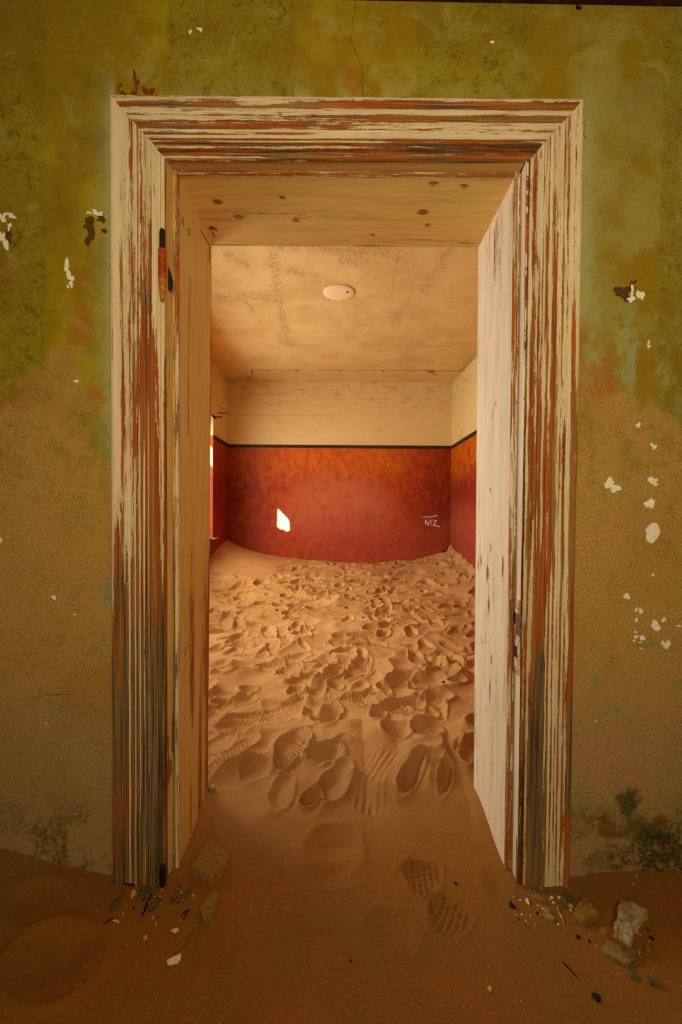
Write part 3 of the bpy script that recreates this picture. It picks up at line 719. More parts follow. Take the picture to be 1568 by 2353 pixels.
board('jamb_board', lambda z: ([(L_in(z), YS, z), (L_bk(z), YE, z)], [(HX0 + .001, YE, z), (HX0 + .001, YS, z)]), tv, 11, st_jamb_l, M_PEEL_WARMLIT)
board('jamb_board', lambda z: ([(R_in(z), YS, z), (R_bk(z), YE, z)], [(HX1 - .001, YE, z), (HX1 - .001, YS, z)]), tv, 12, st_jamb_r, M_PEEL_PALELIT)
board('jamb_board', lambda x: ([(x, YS, z_in), (x, YE, z_bk)], [(x, YE, HZ - .001), (x, YS, HZ - .001)]), np.linspace(L_in(2.33) - .012, R_in(2.33) + .012, 120), 13, st_head, M_PEEL_WARMLIT)
def st_reb(kL):
    def f(U, T, P):
        rr = {'l': (.95, .62), 'r': (1.2, .55), 'h': (1.0, .6)}[kL]
        stp = U > .064
        b = np.where(stp, rr[1] + (vn(T * 5, U * 60, 121) - .5) * .4, rr[0] - .25 * sst(.6, .8, vn(T * 3, U * 40, 122)))
        b -= .8 * np.exp(-((U - .064) / .003) ** 2) * (kL == 'h') * 0
        b -= .9 * np.exp(-(U / .006) ** 2) * sst(.3, .6, vn(T * 5, U * 0, 123))
        if kL == 'l': b -= 1.2 * np.exp(-((T - .42) / .10) ** 2) * sst(.45, .6, vn(T * 12, U * 50, 124)) * (~stp) + .4 * sst(1.4, .6, T) * stp
        if kL == 'h': b = np.where((T > .25) & ~stp, b - .55 * sst(.03, .0, U) * sst(.4, .5, vn(T * 9, U * 70, 125)), b)
        g = np.where(stp, .25, .0) + (.6 * sst(1.2, .8, T) if kL == 'l' else 0) * stp
        return b, g, .1 + 0 * U
    return f
yr = YS - .001
board('door_rebate', lambda z: ([(L_out(z), YF, z), (L_reb(z), YS, z), (L_in(z) , YS - .0015, z)], [(L_in(z), YS - .0002, z), (HX0 + .001, YS - .0002, z), (HX0 + .001, YF + .012, z), (L_out(z) - .004, YF + .012, z)]), tv, 14, st_reb('l'), M_PEEL_WARMLIT)
board('door_rebate', lambda z: ([(R_out(z), YF, z), (R_reb(z), YS, z), (R_in(z), YS - .0015, z)], [(R_in(z), YS - .0002, z), (HX1 - .001, YS - .0002, z), (HX1 - .001, YF + .012, z), (R_out(z) + .004, YF + .012, z)]), tv, 15, st_reb('r'), M_PEEL_PALELIT)
board('door_rebate', lambda x: ([(x, YF, z_out), (x, YS, z_reb), (x, YS - .0015, z_in)], [(x, YS - .0002, z_in), (x, YS - .0002, HZ - .001), (x, YF + .012, HZ - .001), (x, YF + .012, z_out + .004)]),
      np.linspace(L_out(2.3) + .0, R_out(2.3) - .0, 120), 16, st_reb('h'), M_PEEL_WARMLIT)
# rounded stop bead along the inner arris of the step
def st_bead(sd):
    def f(U, T, P):
        b = .50 + (vn(T * 3.0, U * 50, sd) - .5) * .5 + .25 * np.exp(-((U - .004) / .003) ** 2)
        return b, .25 + .5 * sst(1.3, .7, T) * (sd == 131), .15 + 0 * U
    return f
def bead_sec(x, sx, z):
    return ([(x + sx * .000, YS + .010, z), (x - sx * .0025, YS + .001, z), (x - sx * .001, YS - .006, z), (x - sx * -.009, YS - .0055, z)], [(x + sx * .012, YS - .002, z), (x + sx * .010, YS + .008, z)])
board('stop_bead', lambda z: bead_sec(L_in(z), -1, z), tv, 17, st_bead(131))
board('stop_bead', lambda z: bead_sec(R_in(z), 1, z), tv, 18, st_bead(132))
board('stop_bead', lambda x: ([(x, YS + .010, z_in), (x, YS + .001, z_in - .0025), (x, YS - .006, z_in - .001), (x, YS - .0055, z_in + .009)], [(x, YS - .002, z_in + .012), (x, YS + .008, z_in + .010)]),
      np.linspace(L_in(2.3), R_in(2.3), 120), 19, st_bead(133))

# ------------------------------------------------------------------ strokes: thin ribbons lying on a surface
def ribbon(name, strokes, place, nrm, thick, mat, parent=None, proud=.0012, jag=0.0, seed=0):
    """strokes: list of [(px,py,w_px)...]; place(px,py)->Vector on the surface; solid strip of small thickness"""
    rnd = random.Random(seed); bm = bmesh.new(); n = Vector(nrm)
    for st in strokes:
        pts = []
        for k in range(len(st) - 1):
            a, b = st[k], st[k + 1]; m = max(2, int(math.hypot(b[0] - a[0], b[1] - a[1]) / 2.0))
            for j in range(m): pts.append(tuple(a[i] + (b[i] - a[i]) * j / m for i in range(3)))
        pts.append(st[-1]); prev = None
        for k, (x, y, wd) in enumerate(pts):
            a = pts[max(0, k - 1)]; b = pts[min(len(pts) - 1, k + 1)]
            dx, dy = b[0] - a[0], b[1] - a[1]; l = math.hypot(dx, dy) or 1
            hw = wd / 2 * (1 + jag * (rnd.random() - .5) * 2); ox, oy = -dy / l * hw, dx / l * hw
            q = []
            for (sx) in (-1, 1):
                p = place(x + ox * sx, y + oy * sx)
                q.append(bm.verts.new(p + n * proud)); q.append(bm.verts.new(p - n * .0005))
            if prev:
                for i, j in ((0, 2), (2, 3), (3, 1), (1, 0)): bm.faces.new((prev[i], prev[j], q[j], q[i]))
            else: bm.faces.new((q[0], q[2], q[3], q[1]))
            prev = q
        bm.faces.new((prev[0], prev[1], prev[3], prev[2]))
    bmesh.ops.recalc_face_normals(bm, faces=bm.faces[:])
    me = bpy.data.meshes.new(name); bm.to_mesh(me); bm.free()
    return link(name, me, mat, parent, smooth=False)
def c3(x, y, w=1.6): return (790 + x / 4.9, 900 + y / 4.9, w * 0.95)
g = ribbon('graffiti', [[c3(893, 1412), c3(960, 1412), c3(1020, 1403), c3(1055, 1390)],
                        [c3(920, 1502, 1.5), c3(922, 1440, 2.2)], [c3(922, 1442, 2.2), c3(953, 1506, 2.0)], [c3(953, 1506, 1.8), c3(966, 1448, 1.2)],
                        [c3(984, 1440, 1.8), c3(983, 1500, 1.8)],
                        [c3(1003, 1447, 1.6), c3(1046, 1450, 2.0)], [c3(1046, 1450, 1.6), c3(1008, 1504, 1.8)], [c3(1008, 1504, 1.8), c3(1050, 1510, 2.4), c3(1084, 1524, 2.0)]],
           lambda x, y: atY(x, y, YB), (0, -1, 0), .001, M_WHITEPAINT)
tag(g, 'small white handwritten letters NIZ under a line on the red back wall', 'graffiti')

# irregular flake patches on the green wall: bare skim (white) and bare render (brown)
def patch(name, cx, cy, rx, ry, mat, seed, n=30, jag=.35, rot=0.0, Y=0.0, proud=.0012, lobes=None):
    rnd = random.Random(seed); bm = bmesh.new()
    ph = [rnd.uniform(0, 6.28) for _ in range(6)]; am = [jag * rnd.uniform(.3, 1) / (k + 1.2) for k in range(6)]
    top = []; bot = []
    for k in range(n):
        a = 2 * math.pi * k / n
        r = 1 + sum(am[j] * math.sin((j + 2) * a + ph[j]) for j in range(6)) + rnd.uniform(-.10, .10) * jag * 2
        x, y = rx * r * math.cos(a), ry * r * math.sin(a)
        x, y = x * math.cos(rot) - y * math.sin(rot), x * math.sin(rot) + y * math.cos(rot)
        p = atY(cx + x, cy + y, Y); top.append(bm.verts.new((p.x, Y - proud, p.z))); bot.append(bm.verts.new((p.x, Y + .001, p.z)))
    c = atY(cx, cy, Y); c = bm.verts.new((c.x, Y - proud * 1.3, c.z))
    for k in range(n):
        j = (k + 1) % n
        bm.faces.new((c, top[k], top[j])); bm.faces.new((top[k], bot[k], bot[j], top[j]))
    bmesh.ops.recalc_face_normals(bm, faces=bm.faces[:])
    me = bpy.data.meshes.new(name); bm.to_mesh(me); bm.free()
    return link(name, me, mat, WALL, smooth=False)
flakes = [(1500, 1224, 17, 21, .25), (1494, 1157, 11, 11, .35), (1501, 1105, 12, 8, .5), (1406, 1116, 13, 14, .8), (1503, 1026, 5, 8, .9), (1472, 678, 8, 11, .5), (1451, 688, 8, 7, .5),
          (1453, 668, 4, 13, .7), (1441, 1370, 6, 9, .4), (1507, 1438, 9, 13, .3), (1526, 1424, 5, 5, .6), (1473, 1404, 6, 5, .5), (1462, 1401, 4, 4, .5), (1463, 1424, 4, 4, .5), (1477, 1466, 6, 7, .3),
          (1462, 1463, 5, 4, .6), (1461, 1452, 3, 3, .5), (1533, 1482, 7, 9, .5), (1523, 1477, 5, 4, .4), (1560, 1438, 4, 3, .4), (1458, 1472, 3, 2.5, .4), (1472, 1476, 3, 2, .4), (1501, 1321, 3, 2.5, .4),
          (1490, 792, 4, 5, .9), (1467, 977, 6, 5, .7), (1474, 1490, 3, 1.6, .3), (1495, 795, 2, 2, .3),
          (155, 619, 8, 15, .8), (165, 648, 6, 9, .8), (157, 659, 4, 3, .7), (124, 1373, 5, 5, .5), (2, 1241, 4, 5, .5), (172, 1412, 2.2, 2.2, .3), (22, 520, 5, 7, .8), (25, 495, 11, 5, .9), (3, 500, 8, 12, .8), (8, 550, 9, 16, .8),
          (176, 876, 4, 4, .8), (224, 491, 9, 7, .8), (205, 489, 5, 3, .8), (370, 1, 3, 3, .2), (437, 74, 4, 4, .6), (460, 68, 5, 5, .6), (1132, 97, 4, 4, .6), (1552, 742, 1.5, 1.5, .2), (106, 1662, 2, 2, .2), (1370, 1657, 1.8, 2, .2)]
for k, (x, y, rx, ry, jg) in enumerate(flakes):
    if rx == 3 and y < 5: continue
    patch('bare_plaster_patch', x, y, rx, ry, M_BAREWHITE, 300 + k, 34 if rx > 6 else 16, jg)
for k, (x, y, rx, ry, jg, ro) in enumerate([(206, 517, 16, 13, .6, .2), (233, 500, 11, 9, .6, -.7), (207, 545, 10, 16, .5, 0), (240, 531, 4, 8, .4, -.6), (1432, 668, 19, 12, .6, .25), (1440, 685, 8, 10, .5, .3), (20, 543, 9, 13, .5, 0), (1455, 650, 5, 7, .6, .5)]):
    patch('bare_render_patch', x, y, rx, ry, M_HOLE, 500 + k, 36, jg, ro, proud=.0008)
for k, (x, y, rx, ry) in enumerate([(313, 190, 6, 17), (342, 212, 9, 11), (275, 199, 3, 8), (308, 214, 5, 6), (283, 214, 6, 5)]):
    patch('red_stain', x, y, rx, ry, M_STAINR, 600 + k, 30, .9, proud=.0007)
# plaster cracks
def wob(pts, amp, seed, w=1.4):
    rnd = random.Random(seed); out = []
    for k in range(len(pts) - 1):
        a, b = pts[k], pts[k + 1]; m = max(2, int(math.hypot(b[0] - a[0], b[1] - a[1]) / 7))
        for j in range(m):
            t = j / m; out.append((a[0] + (b[0] - a[0]) * t + rnd.uniform(-amp, amp), a[1] + (b[1] - a[1]) * t + rnd.uniform(-amp, amp), w * rnd.uniform(.5, 1.2)))
    out.append((*pts[-1], w * .5)); return out
ribbon('plaster_crack', [wob([(818, 0), (806, 90), (818, 118), (832, 150), (835, 228)], 1.6, 5, 1.0)], lambda x, y: atY(x, y, 0), (0, -1, 0), .001, M_PENCIL, WALL, proud=.0006)
ribbon('plaster_crack', [wob([(1336, 272), (1346, 288), (1342, 310), (1350, 322)], 1, 7, 1.2)], lambda x, y: atY(x, y, 0), (0, -1, 0), .001, M_PENCIL, WALL, proud=.0006)
ribbon('plaster_crack', [wob([(60, 1606), (110, 1597), (165, 1595)], .7, 8, .9)], lambda x, y: atY(x, y, 0), (0, -1, 0), .001, M_PENCIL, WALL, proud=.0006)
# nail hook in the top right
ribbon('wall_hook', [[(1324, 15, 1.5), (1327, 20, 4), (1334, 21, 4), (1334, 17, 1.5)]], lambda x, y: atY(x, y, 0), (0, -1, 0), .001, M_IRON, WALL, proud=.006)
# pencil letters and splits on the left jamb
JP = lambda x, y: jambpt(x, y)
def jambpt(px, py):
    # left jamb plane through L_in (YS) and L_bk (YE)
    r = ray(px, py); z = 1.9; t = 1.6
    for _ in range(8):
        z = CAM_LOC.z + r.z * t; xa, xb = L_in(z), L_bk(z)
        # X = xa + (Y-YS)/(YE-YS)*(xb-xa)
        kx = (xb - xa) / (YE - YS); t = (xa + kx * (CAM_LOC.y - YS) - CAM_LOC.x) / (r.x - kx * r.y)
    return CAM_LOC + r * t
def j3(x, y, w=.7): return (220 + x / 4.526, 480 + y / 4.526, w)
jl = ribbon('pencil_letters', [[j3(905, 85), j3(888, 140)], [j3(905, 85), j3(918, 190)], [j3(893, 138), j3(914, 135)],
                               [j3(968, 195), j3(955, 235), j3(975, 285), j3(986, 240), j3(968, 195)]], jambpt, (1, 0, 0), .001, M_PENCIL, door, proud=.0008)
ribbon('wood_split', [[j3(1085, 205, .6), j3(1130, 290, 1.8), j3(1185, 380, 1.0)], [j3(1185, 385, 2.5), j3(1183, 560, 2.0)],
                      [j3(980, 700, .4), j3(962, 1900, .7), j3(968, 2350, 1.1)]], jambpt, (1, 0, 0), .001, M_STAINR, door, proud=.0008)
ribbon('wood_split', [[(488, 531, 1), (497, 555, 5), (499, 563, 4)], [(482, 526, 6), (487, 522, 5), (500, 530, 1.5)], [(519, 557, 3), (524, 563, 1.5)]],
       lambda x, y: atZ(x, y, z_in + (z_bk - z_in) * .8), (0, 0, -1), .001, M_STAINR, door, proud=.0012)

# ------------------------------------------------------------------ hinge and strike plate
def lathe(name, prof, loc, mat, parent, seg=20):
    bm = bmesh.new(); rings = []
    for (r, z) in prof:
        rings.append([bm.verts.new((r * math.cos(2 * math.pi * k / seg), r * math.sin(2 * math.pi * k / seg), z)) for k in range(seg)])
    for a, b in zip(rings, rings[1:]):
        for k in range(seg): bm.faces.new((a[k], a[(k + 1) % seg], b[(k + 1) % seg], b[k]))
    bm.faces.new(rings[0][::-1]); bm.faces.new(rings[-1])
    bmesh.ops.recalc_face_normals(bm, faces=bm.faces[:])
    bmesh.ops.translate(bm, vec=loc, verts=bm.verts[:])
    me = bpy.data.meshes.new(name); bm.to_mesh(me); bm.free()
    o = link(name, me, mat, parent); o.data.set_sharp_from_angle(angle=R(40)); return o
HY = -.030
hp = atY(373, 570, HY)
def hz(y): return atY(373, y, HY).z - hp.z
hinge = lathe('hinge', [(.004, hz(640)), (.0118, hz(641)), (.0125, hz(600)), (.0125, hz(578)), (.0118, hz(573)), (.006, hz(573))], hp, M_RUST, door)
hinge['label'] = 'rust orange iron pintle hinge knuckle'
pin = lathe('hinge_pin', [(.0088, hz(590)), (.0088, hz(535)), (.0080, hz(529)), (.005, hz(526)), (.001, hz(525))], hp, M_IRON, hinge); pin['label'] = 'black round pin'
fin = lathe('hinge_finial', [(.001, hz(692)), (.005, hz(690)), (.0068, hz(684)), (.0072, hz(675)), (.0092, hz(665)), (.0102, hz(656)), (.0090, hz(654)), (.0118, hz(651)), (.0120, hz(647)), (.0098, hz(645)), (.0098, hz(643)), (.0118, hz(641)), (.004, hz(640))], hp, M_RUSTY, hinge)
fin['label'] = 'yellowed tapered finial'
lf = bmesh.new()
leafpts = [(379, 590), (384, 605), (390, 622), (395, 640), (396, 655), (392, 668), (386, 665), (380, 650)]
tp = [lf.verts.new(atY(x, y, .012)) for x, y in leafpts]; bt = [lf.verts.new(atY(x, y, .012) + Vector((0, .008, 0))) for x, y in leafpts]
lf.faces.new(tp); lf.faces.new(bt[::-1])
for k in range(len(tp)): lf.faces.new((tp[k], bt[k], bt[(k + 1) % len(tp)], tp[(k + 1) % len(tp)]))
bmesh.ops.recalc_face_normals(lf, faces=lf.faces[:])
me = bpy.data.meshes.new('hinge_leaf'); lf.to_mesh(me); lf.free()
leaf = link('hinge_leaf', me, M_IRON, hinge, smooth=False); leaf['label'] = 'dark corroded leaf fixed in the rebate'
hp2 = atY(374, 2010, HY)
def hz2(y): return atY(374, y, HY).z - hp2.z
h2 = lathe('hinge', [(.004, hz2(2037)), (.0085, hz2(2034)), (.0095, hz2(2020)), (.0095, hz2(1995)), (.007, hz2(1988)), (.003, hz2(1985))], hp2, M_IRON, door)
h2['label'] = 'black remains of the lower hinge at the sand'

def strike():
    def rp(y, f):      # on right rebate face: f 0 front .. 1 back
        r = atY(1200, y, 0); z = r.z
        return Vector((R_out(z) + (R_reb(z) - R_out(z)) * f - .0012, YF + (YS - YF) * f, z))
    bm = bmesh.new(); out = []
    ys = [1380, 1400, 1425, 1450, 1480, 1510, 1535, 1552]
    rnd = random.Random(3)
    for y in ys:
        a = rp(y, .10 + rnd.uniform(-.05, .05)); b = rp(y, .96 + rnd.uniform(-.04, .02))
        out.append([bm.verts.new(a + Vector((-.002, 0, 0))), bm.verts.new(b + Vector((-.002, 0, 0))), bm.verts.new(b + Vector((.002, 0, 0))), bm.verts.new(a + Vector((.002, 0, 0)))])
    for p, q in zip(out, out[1:]):
        for k in range(4): bm.faces.new((p[k], p[(k + 1) % 4], q[(k + 1) % 4], q[k]))
    bm.faces.new(out[0][::-1]); bm.faces.new(out[-1])
    bmesh.ops.recalc_face_normals(bm, faces=bm.faces[:])
    me = bpy.data.meshes.new('strike_plate'); bm.to_mesh(me); bm.free()
    sp = link('strike_plate', me, mat_flat('peeling_plate_metal', L(150, 110, 74), L(236, 210, 170), 45, .6), door, smooth=False); sp['label'] = 'corroded brown metal strike plate in the right rebate'
    # raised lip and the two bolt holes
    def slab(name, y0, y1, f0, f1, mat, dx):
        bm = bmesh.new(); v = []
        for y in (y0, y1):
            for f in (f0, f1):
                p = rp(y, f)
                v.append(bm.verts.new(p + Vector((-.0025 - dx, 0, 0)))); v.append(bm.verts.new(p + Vector((.001, 0, 0))))
        for q in [(0, 2, 6, 4), (1, 5, 7, 3), (0, 4, 5, 1), (2, 3, 7, 6), (0, 1, 3, 2), (4, 6, 7, 5)]: bm.faces.new([v[i] for i in q])
        bmesh.ops.recalc_face_normals(bm, faces=bm.faces[:])
        me = bpy.data.meshes.new(name); bm.to_mesh(me); bm.free(); return link(name, me, mat, sp, smooth=False)
    slab('latch_lip', 1412, 1460, -.20, .48, M_OLDMETAL, .003)
    slab('bolt_hole', 1412, 1438, .52, .86, M_IRON, .0004)
    slab('bolt_hole', 1488, 1514, .34, .76, M_IRON, .0004)
strike()

# ------------------------------------------------------------------ ceiling disc, cable, bracket
def disc():
    c = atZ(779.5, 671.5, ZC); bm = bmesh.new(); n = 40; rad = .135
    prof = [(rad, 0), (rad, -.006), (rad - .008, -.010), (.06, -.0115), (0.0, -.0118)]
    rings = []
    for (r, z) in prof[:-1]:
        rings.append([bm.verts.new((c.x + r * math.cos(2 * math.pi * k / n), c.y + r * .98 * math.sin(2 * math.pi * k / n), ZC + z)) for k in range(n)])
    cc = bm.verts.new((c.x, c.y, ZC + prof[-1][1]))
    for a, b in zip(rings, rings[1:]):
        for k in range(n): bm.faces.new((a[k], a[(k + 1) % n], b[(k + 1) % n], b[k]))
    for k in range(n): bm.faces.new((rings[-1][k], rings[-1][(k + 1) % n], cc))
    bmesh.ops.recalc_face_normals(bm, faces=bm.faces[:])
    me = bpy.data.meshes.new('ceiling_rose'); bm.to_mesh(me); bm.free()
    o = link('ceiling_rose', me, mat_flat('pale_disc_paint', L(246, 222, 180), L(240, 212, 166), 20)); tag(o, 'round pale plaster disc in the middle of the cream ceiling', 'ceiling rose')
    for (x, y, r) in [(799, 671, .012), (750, 658, .005), (802, 655, .005), (805, 687, .005), (755, 690, .005)]:
        p = atZ(x, y, ZC - .011); bm = bmesh.new(); bmesh.ops.create_uvsphere(bm, u_segments=10, v_segments=6, radius=r)
        bmesh.ops.scale(bm, vec=(1, 1, .5), verts=bm.verts[:])
        bmesh.ops.translate(bm, vec=p, verts=bm.verts[:]); me = bpy.data.meshes.new('screw'); bm.to_mesh(me); bm.free(); link('screw', me, M_PENCIL, o)
disc()
def tube(name, pts, rad, mat, parent=None, seg=8, cyc=2):
    """swept tube through points (Catmull-Rom), rad scalar or list"""
    P = [Vector(p) for p in pts]; n = len(P); path = []; rr = []
    rl = rad if isinstance(rad, (list, tuple)) else [rad] * n
    for k in range(n - 1):
        p0, p1, p2, p3 = P[max(0, k - 1)], P[k], P[k + 1], P[min(n - 1, k + 2)]
        for j in range(cyc):
            t = j / cyc; t2, t3 = t * t, t * t * t
            path.append(.5 * ((2 * p1) + (-p0 + p2) * t + (2 * p0 - 5 * p1 + 4 * p2 - p3) * t2 + (-p0 + 3 * p1 - 3 * p2 + p3) * t3)); rr.append(rl[k] + (rl[k + 1] - rl[k]) * t)
    path.append(P[-1]); rr.append(rl[-1])
    bm = bmesh.new(); rings = []
    for k, p in enumerate(path):
        d = (path[min(k + 1, len(path) - 1)] - path[max(0, k - 1)]).normalized()
        a = d.cross(Vector((0, 0, 1)) if abs(d.z) < .9 else Vector((1, 0, 0))).normalized(); b = d.cross(a)
        rings.append([bm.verts.new(p + (a * math.cos(2 * math.pi * i / seg) + b * math.sin(2 * math.pi * i / seg)) * rr[k]) for i in range(seg)])
    for a, b in zip(rings, rings[1:]):
        for i in range(seg): bm.faces.new((a[i], a[(i + 1) % seg], b[(i + 1) % seg], b[i]))
    bm.faces.new(rings[0]); bm.faces.new(rings[-1][::-1])
    bmesh.ops.recalc_face_normals(bm, faces=bm.faces[:])
    me = bpy.data.meshes.new(name); bm.to_mesh(me); bm.free()
    return link(name, me, mat, parent)
zc = ZC - .004
cab = tube('electric_cable', [atZ(580, 850, zc), atZ(610, 852, zc), atZ(682, 850, zc), atZ(780, 851, zc), atZ(880, 851.5, zc), atZ(960, 852, zc), atZ(1062, 852.5, zc)], .0032, M_CABLE)
tag(cab, 'thin painted cable pinned across the cream ceiling near the back wall', 'cable')
hk = atZ(581, 849, zc)
tube('loose_end', [hk, hk + Vector((-.012, -.01, -.035)), hk + Vector((0, -.02, -.08)), hk + Vector((-.03, -.02, -.12)), hk + Vector((-.07, -.02, -.125))], .004, M_TWIG, cab)
wk = atZ(992, 851, zc)
tube('wire_knot', [wk + Vector(v) for v in [(-.10, 0, -.002), (-.02, -.01, -.01), (.05, 0, -.02), (.0, -.02, -.03), (-.05, -.01, -.02), (.02, 0, -.05), (.06, -.02, -.06)]], .004, M_WOODRAW, cab)
for x in (682, 780, 880, 1062):
    p = atZ(x, 851, ZC); boxes('cable_clip', [(p.x - .012, p.y - .008, ZC - .014, p.x + .012, p.y + .008, ZC)], M_WOODRAW, cab, .002)
cab2 = tube('electric_cable', [atZ(1062, 852.5, zc), Vector((XR - .012, 4.40, ZC - .012)), Vector((XR - .010, 3.6, ZC - .035)), Vector((XR - .010, 2.4, ZC - .04))], .0075, M_CABLE)
tag(cab2, 'painted cable running down the top edge of the right cream wall', 'cable')
def wl(x, y, off=.008): return atX(x, y, XL + off)
br = tube('curtain_bracket', [wl(489, 958), wl(495, 959), wl(503, 958.5), wl(509, 958), wl(509.5, 955)], .006, M_TWIG)
tag(br, 'bent black iron curtain bracket on the left wall above the window', 'bracket')
tube('mount', [wl(488.5, 955), wl(491, 957), wl(494, 961)], .013, M_TWIG, br)
rod = tube('curtain_rod', [wl(502, 948.5), wl(512, 949), wl(523, 949.6)], .0055, M_TWIG)
tag(rod, 'short dark rod stub on the left wall beside the corner', 'rod')

# ------------------------------------------------------------------ sand
def base_h(X, Y):
    Xc = X
    # near room
    near = -.012 + .085 * np.exp(-np.abs(Y) / .30) * sst(-.55, -1.25, X) + .035 * np.exp(-np.abs(Y) / .25) * sst(.62, .95, X) + .06 * sst(-.9, -1.6, X)
    near = near + .02 * np.exp(-((X + .35) ** 2 + (Y - .0) ** 2) / .04)
    pas = .0 + .02 * sst(-.1, .3, Y) + .045 * sst(.1, .5, Y) * sst(-.2, .5, X)
    far = .045 + (Y - .42) * .106
    ll = .25 * np.exp(-(X - XL).clip(0) / .55) * sst(2.6, 4.9, Y) + .06 * np.exp(-(X - XL).clip(0) / .3) * sst(.6, 1.5, Y)
    rl = .215 * np.exp(-(XR - X).clip(0) / .26) * sst(1.6, 4.0, Y)
    far = far + ll + rl
    f = sst(.15, .75, Y)
    return (near + pas) * (1 - f) + far * f
def build_sand():
    # rows tighter near the doorway, sized by distance; columns tight inside the visible width
    ys = [NY]
    while ys[-1] < YB + .02:
        y = ys[-1]
        if y < -.75: st = .03
        else: st = min(.0115, max(.0042, .0022 * (y + 1.5)))
        ys.append(y + st)
    ys = np.array(ys)
    xs = np.concatenate([np.linspace(NX0, -1.62, 40, endpoint=False), np.arange(-1.62, -.62, .0048), np.arange(-.62, .66, .0040), np.arange(.66, 1.6, .0048), np.linspace(1.6, NX1, 40)])
    X, Y = np.meshgrid(xs, ys); H = base_h(X, Y)
    soft = sst(.62, .18, Y)         # 1 in the near room: older, smoother sand
    far = 1 - soft
    # broad scallops
    wx = X + (vn(X * 5, Y * 5, 3) - .5) * .16; wy = Y + (vn(X * 5, Y * 5, 4) - .5) * .16
    ca, sa = math.cos(.5), math.sin(.5); rx = (wx * ca + wy * sa) * 2.9; ry = (-wx * sa + wy * ca) * 5.4
    def worley(x, y, seed):
        xi, yi = np.floor(x), np.floor(y); best = np.full_like(x, 9.)
        for i in (-1, 0, 1):
            for j in (-1, 0, 1):
                cx = xi + i + .1 + .8 * _hash(xi + i, yi + j, seed); cy = yi + j + .1 + .8 * _hash(xi + i, yi + j, seed + 7)
                hh = .6 + .8 * _hash(xi + i, yi + j, seed + 13)
                best = np.minimum(best, ((x - cx) ** 2 + (y - cy) ** 2) * hh)
        return best
    quiet = 1 - sst(-.35, -1.15, X) * sst(3.5, 4.5, Y)      # smooth drift in the far left corner
    H += far * quiet * .036 * (np.minimum(worley(rx, ry, 5), 1.0) - .3)
    H += far * quiet * .011 * (np.minimum(worley(rx * 2.3 + 3, ry * 1.9, 15), 1.0) - .3)
    band = sst(.15, .5, Y) * sst(2.6, 1.3, Y)
    q1 = vn(X * 3.1 - Y * 1.7 + (vn(X * 4, Y * 4, 44) - .5) * .7, X * 1.2 + Y * 2.4 + (vn(X * 5, Y * 5, 45) - .5) * .8, 46)
    H += band * .050 * (1 - np.abs(2 * q1 - 1)) ** 2 - band * .015
    H += (fbm(X * 2.5, Y * 2.5, 21, 3) - .5) * (.05 * far * quiet + .022)
    H += (fbm(X * 9, Y * 9, 23, 4) - .5) * (.010 * far * quiet + .004)
    H += (fbm(X * 45, Y * 45, 29, 3) - .5) * .0022 * far
    # slumps in the far right corner
    rs = sst(1.15, 1.45, X) * sst(3.4, 4.2, Y)
    H += rs * (np.abs(fbm(X * 7, Y * 5, 33, 3) - .5) * .16)
    # footprints
    rnd = random.Random(12)
    def stamp(cx, cy, ang, ln, wd, dp, kind_, blur=0.0, rim=.35):
        R0 = ln * .9 + .05
        i0, i1 = np.searchsorted(ys, [cy - R0, cy + R0]); j0, j1 = np.searchsorted(xs, [cx - R0, cx + R0])
        if i1 - i0 < 3 or j1 - j0 < 3: return
        x = X[i0:i1, j0:j1] - cx; y = Y[i0:i1, j0:j1] - cy; h = H[i0:i1, j0:j1]
        u = x * math.cos(ang) + y * math.sin(ang); v = -x * math.sin(ang) + y * math.cos(ang)
        if kind_ == 'shoe':
            hw = wd * (.5 + .14 * np.sin((u / ln + .08) * 5.2)) * np.sqrt(np.clip(1 - (np.abs(u) / (ln * .5)) ** 3.2, 0, 1)) * 1.0
            q = np.where(hw > 1e-5, np.abs(v) / np.maximum(hw, 1e-5), 9.)
            r = np.maximum(q, np.abs(u) / (ln * .5))
            r = np.where(np.abs(u) > ln * .5, np.hypot((np.abs(u) - ln * .5) / (wd * .5) + 1, v / (wd * .6)), r)
        else:
            r = np.hypot(u / (ln * .5), v / (wd * .5))
        r = r + (vn((x + cx) * 18, (y + cy) * 18, 61) - .5) * .22
        c0 = float(np.median(h)) if h.size else 0
        edge = sst(1.08, .45 - blur, r)
        tilt = (u / ln) * dp * rnd.uniform(-.8, .9)
        if kind_ == 'bowl': floor_ = c0 - dp * (1.0 - .75 * np.clip(r, 0, 1) ** 2)
        else: floor_ = c0 - dp + tilt + (h - c0) * .25
        if kind_ == 'bowl': floor_ = floor_ * .5 + (h - dp * (1.0 - .75 * np.clip(r, 0, 1) ** 2)) * .5
        new = h * (1 - edge) + np.minimum(floor_, h + .002) * edge
        ring = np.exp(-((r - 1.12) / .16) ** 2) * dp * rim
        new = new + ring
        if kind_ in ('shoe', 'tread'):
            tr = sst(.92, .7, r)
            stl = rnd.random()
            if stl < .55:     # hexagonal lugs
                p_ = .026; a_ = u / p_; b_ = v / (p_ * .6)
                row = np.floor(b_); a2 = a_ + .5 * (row % 2)
                dd = np.hypot((a2 - np.floor(a2) - .5) * 1.0, (b_ - row - .5) * .8)
                pat = sst(.36, .22, dd)
                new = new - tr * pat * .0075
            elif stl < .8:    # bars
                new = new - tr * (.5 + .5 * np.sign(np.sin(u * 2 * math.pi / .026 + np.abs(v) * 60))) * .0050
            else:
                new = new - tr * (.5 + .5 * np.sin(np.hypot(u - ln * .22, v) * 2 * math.pi / .019)) * .0042
        H[i0:i1, j0:j1] = new
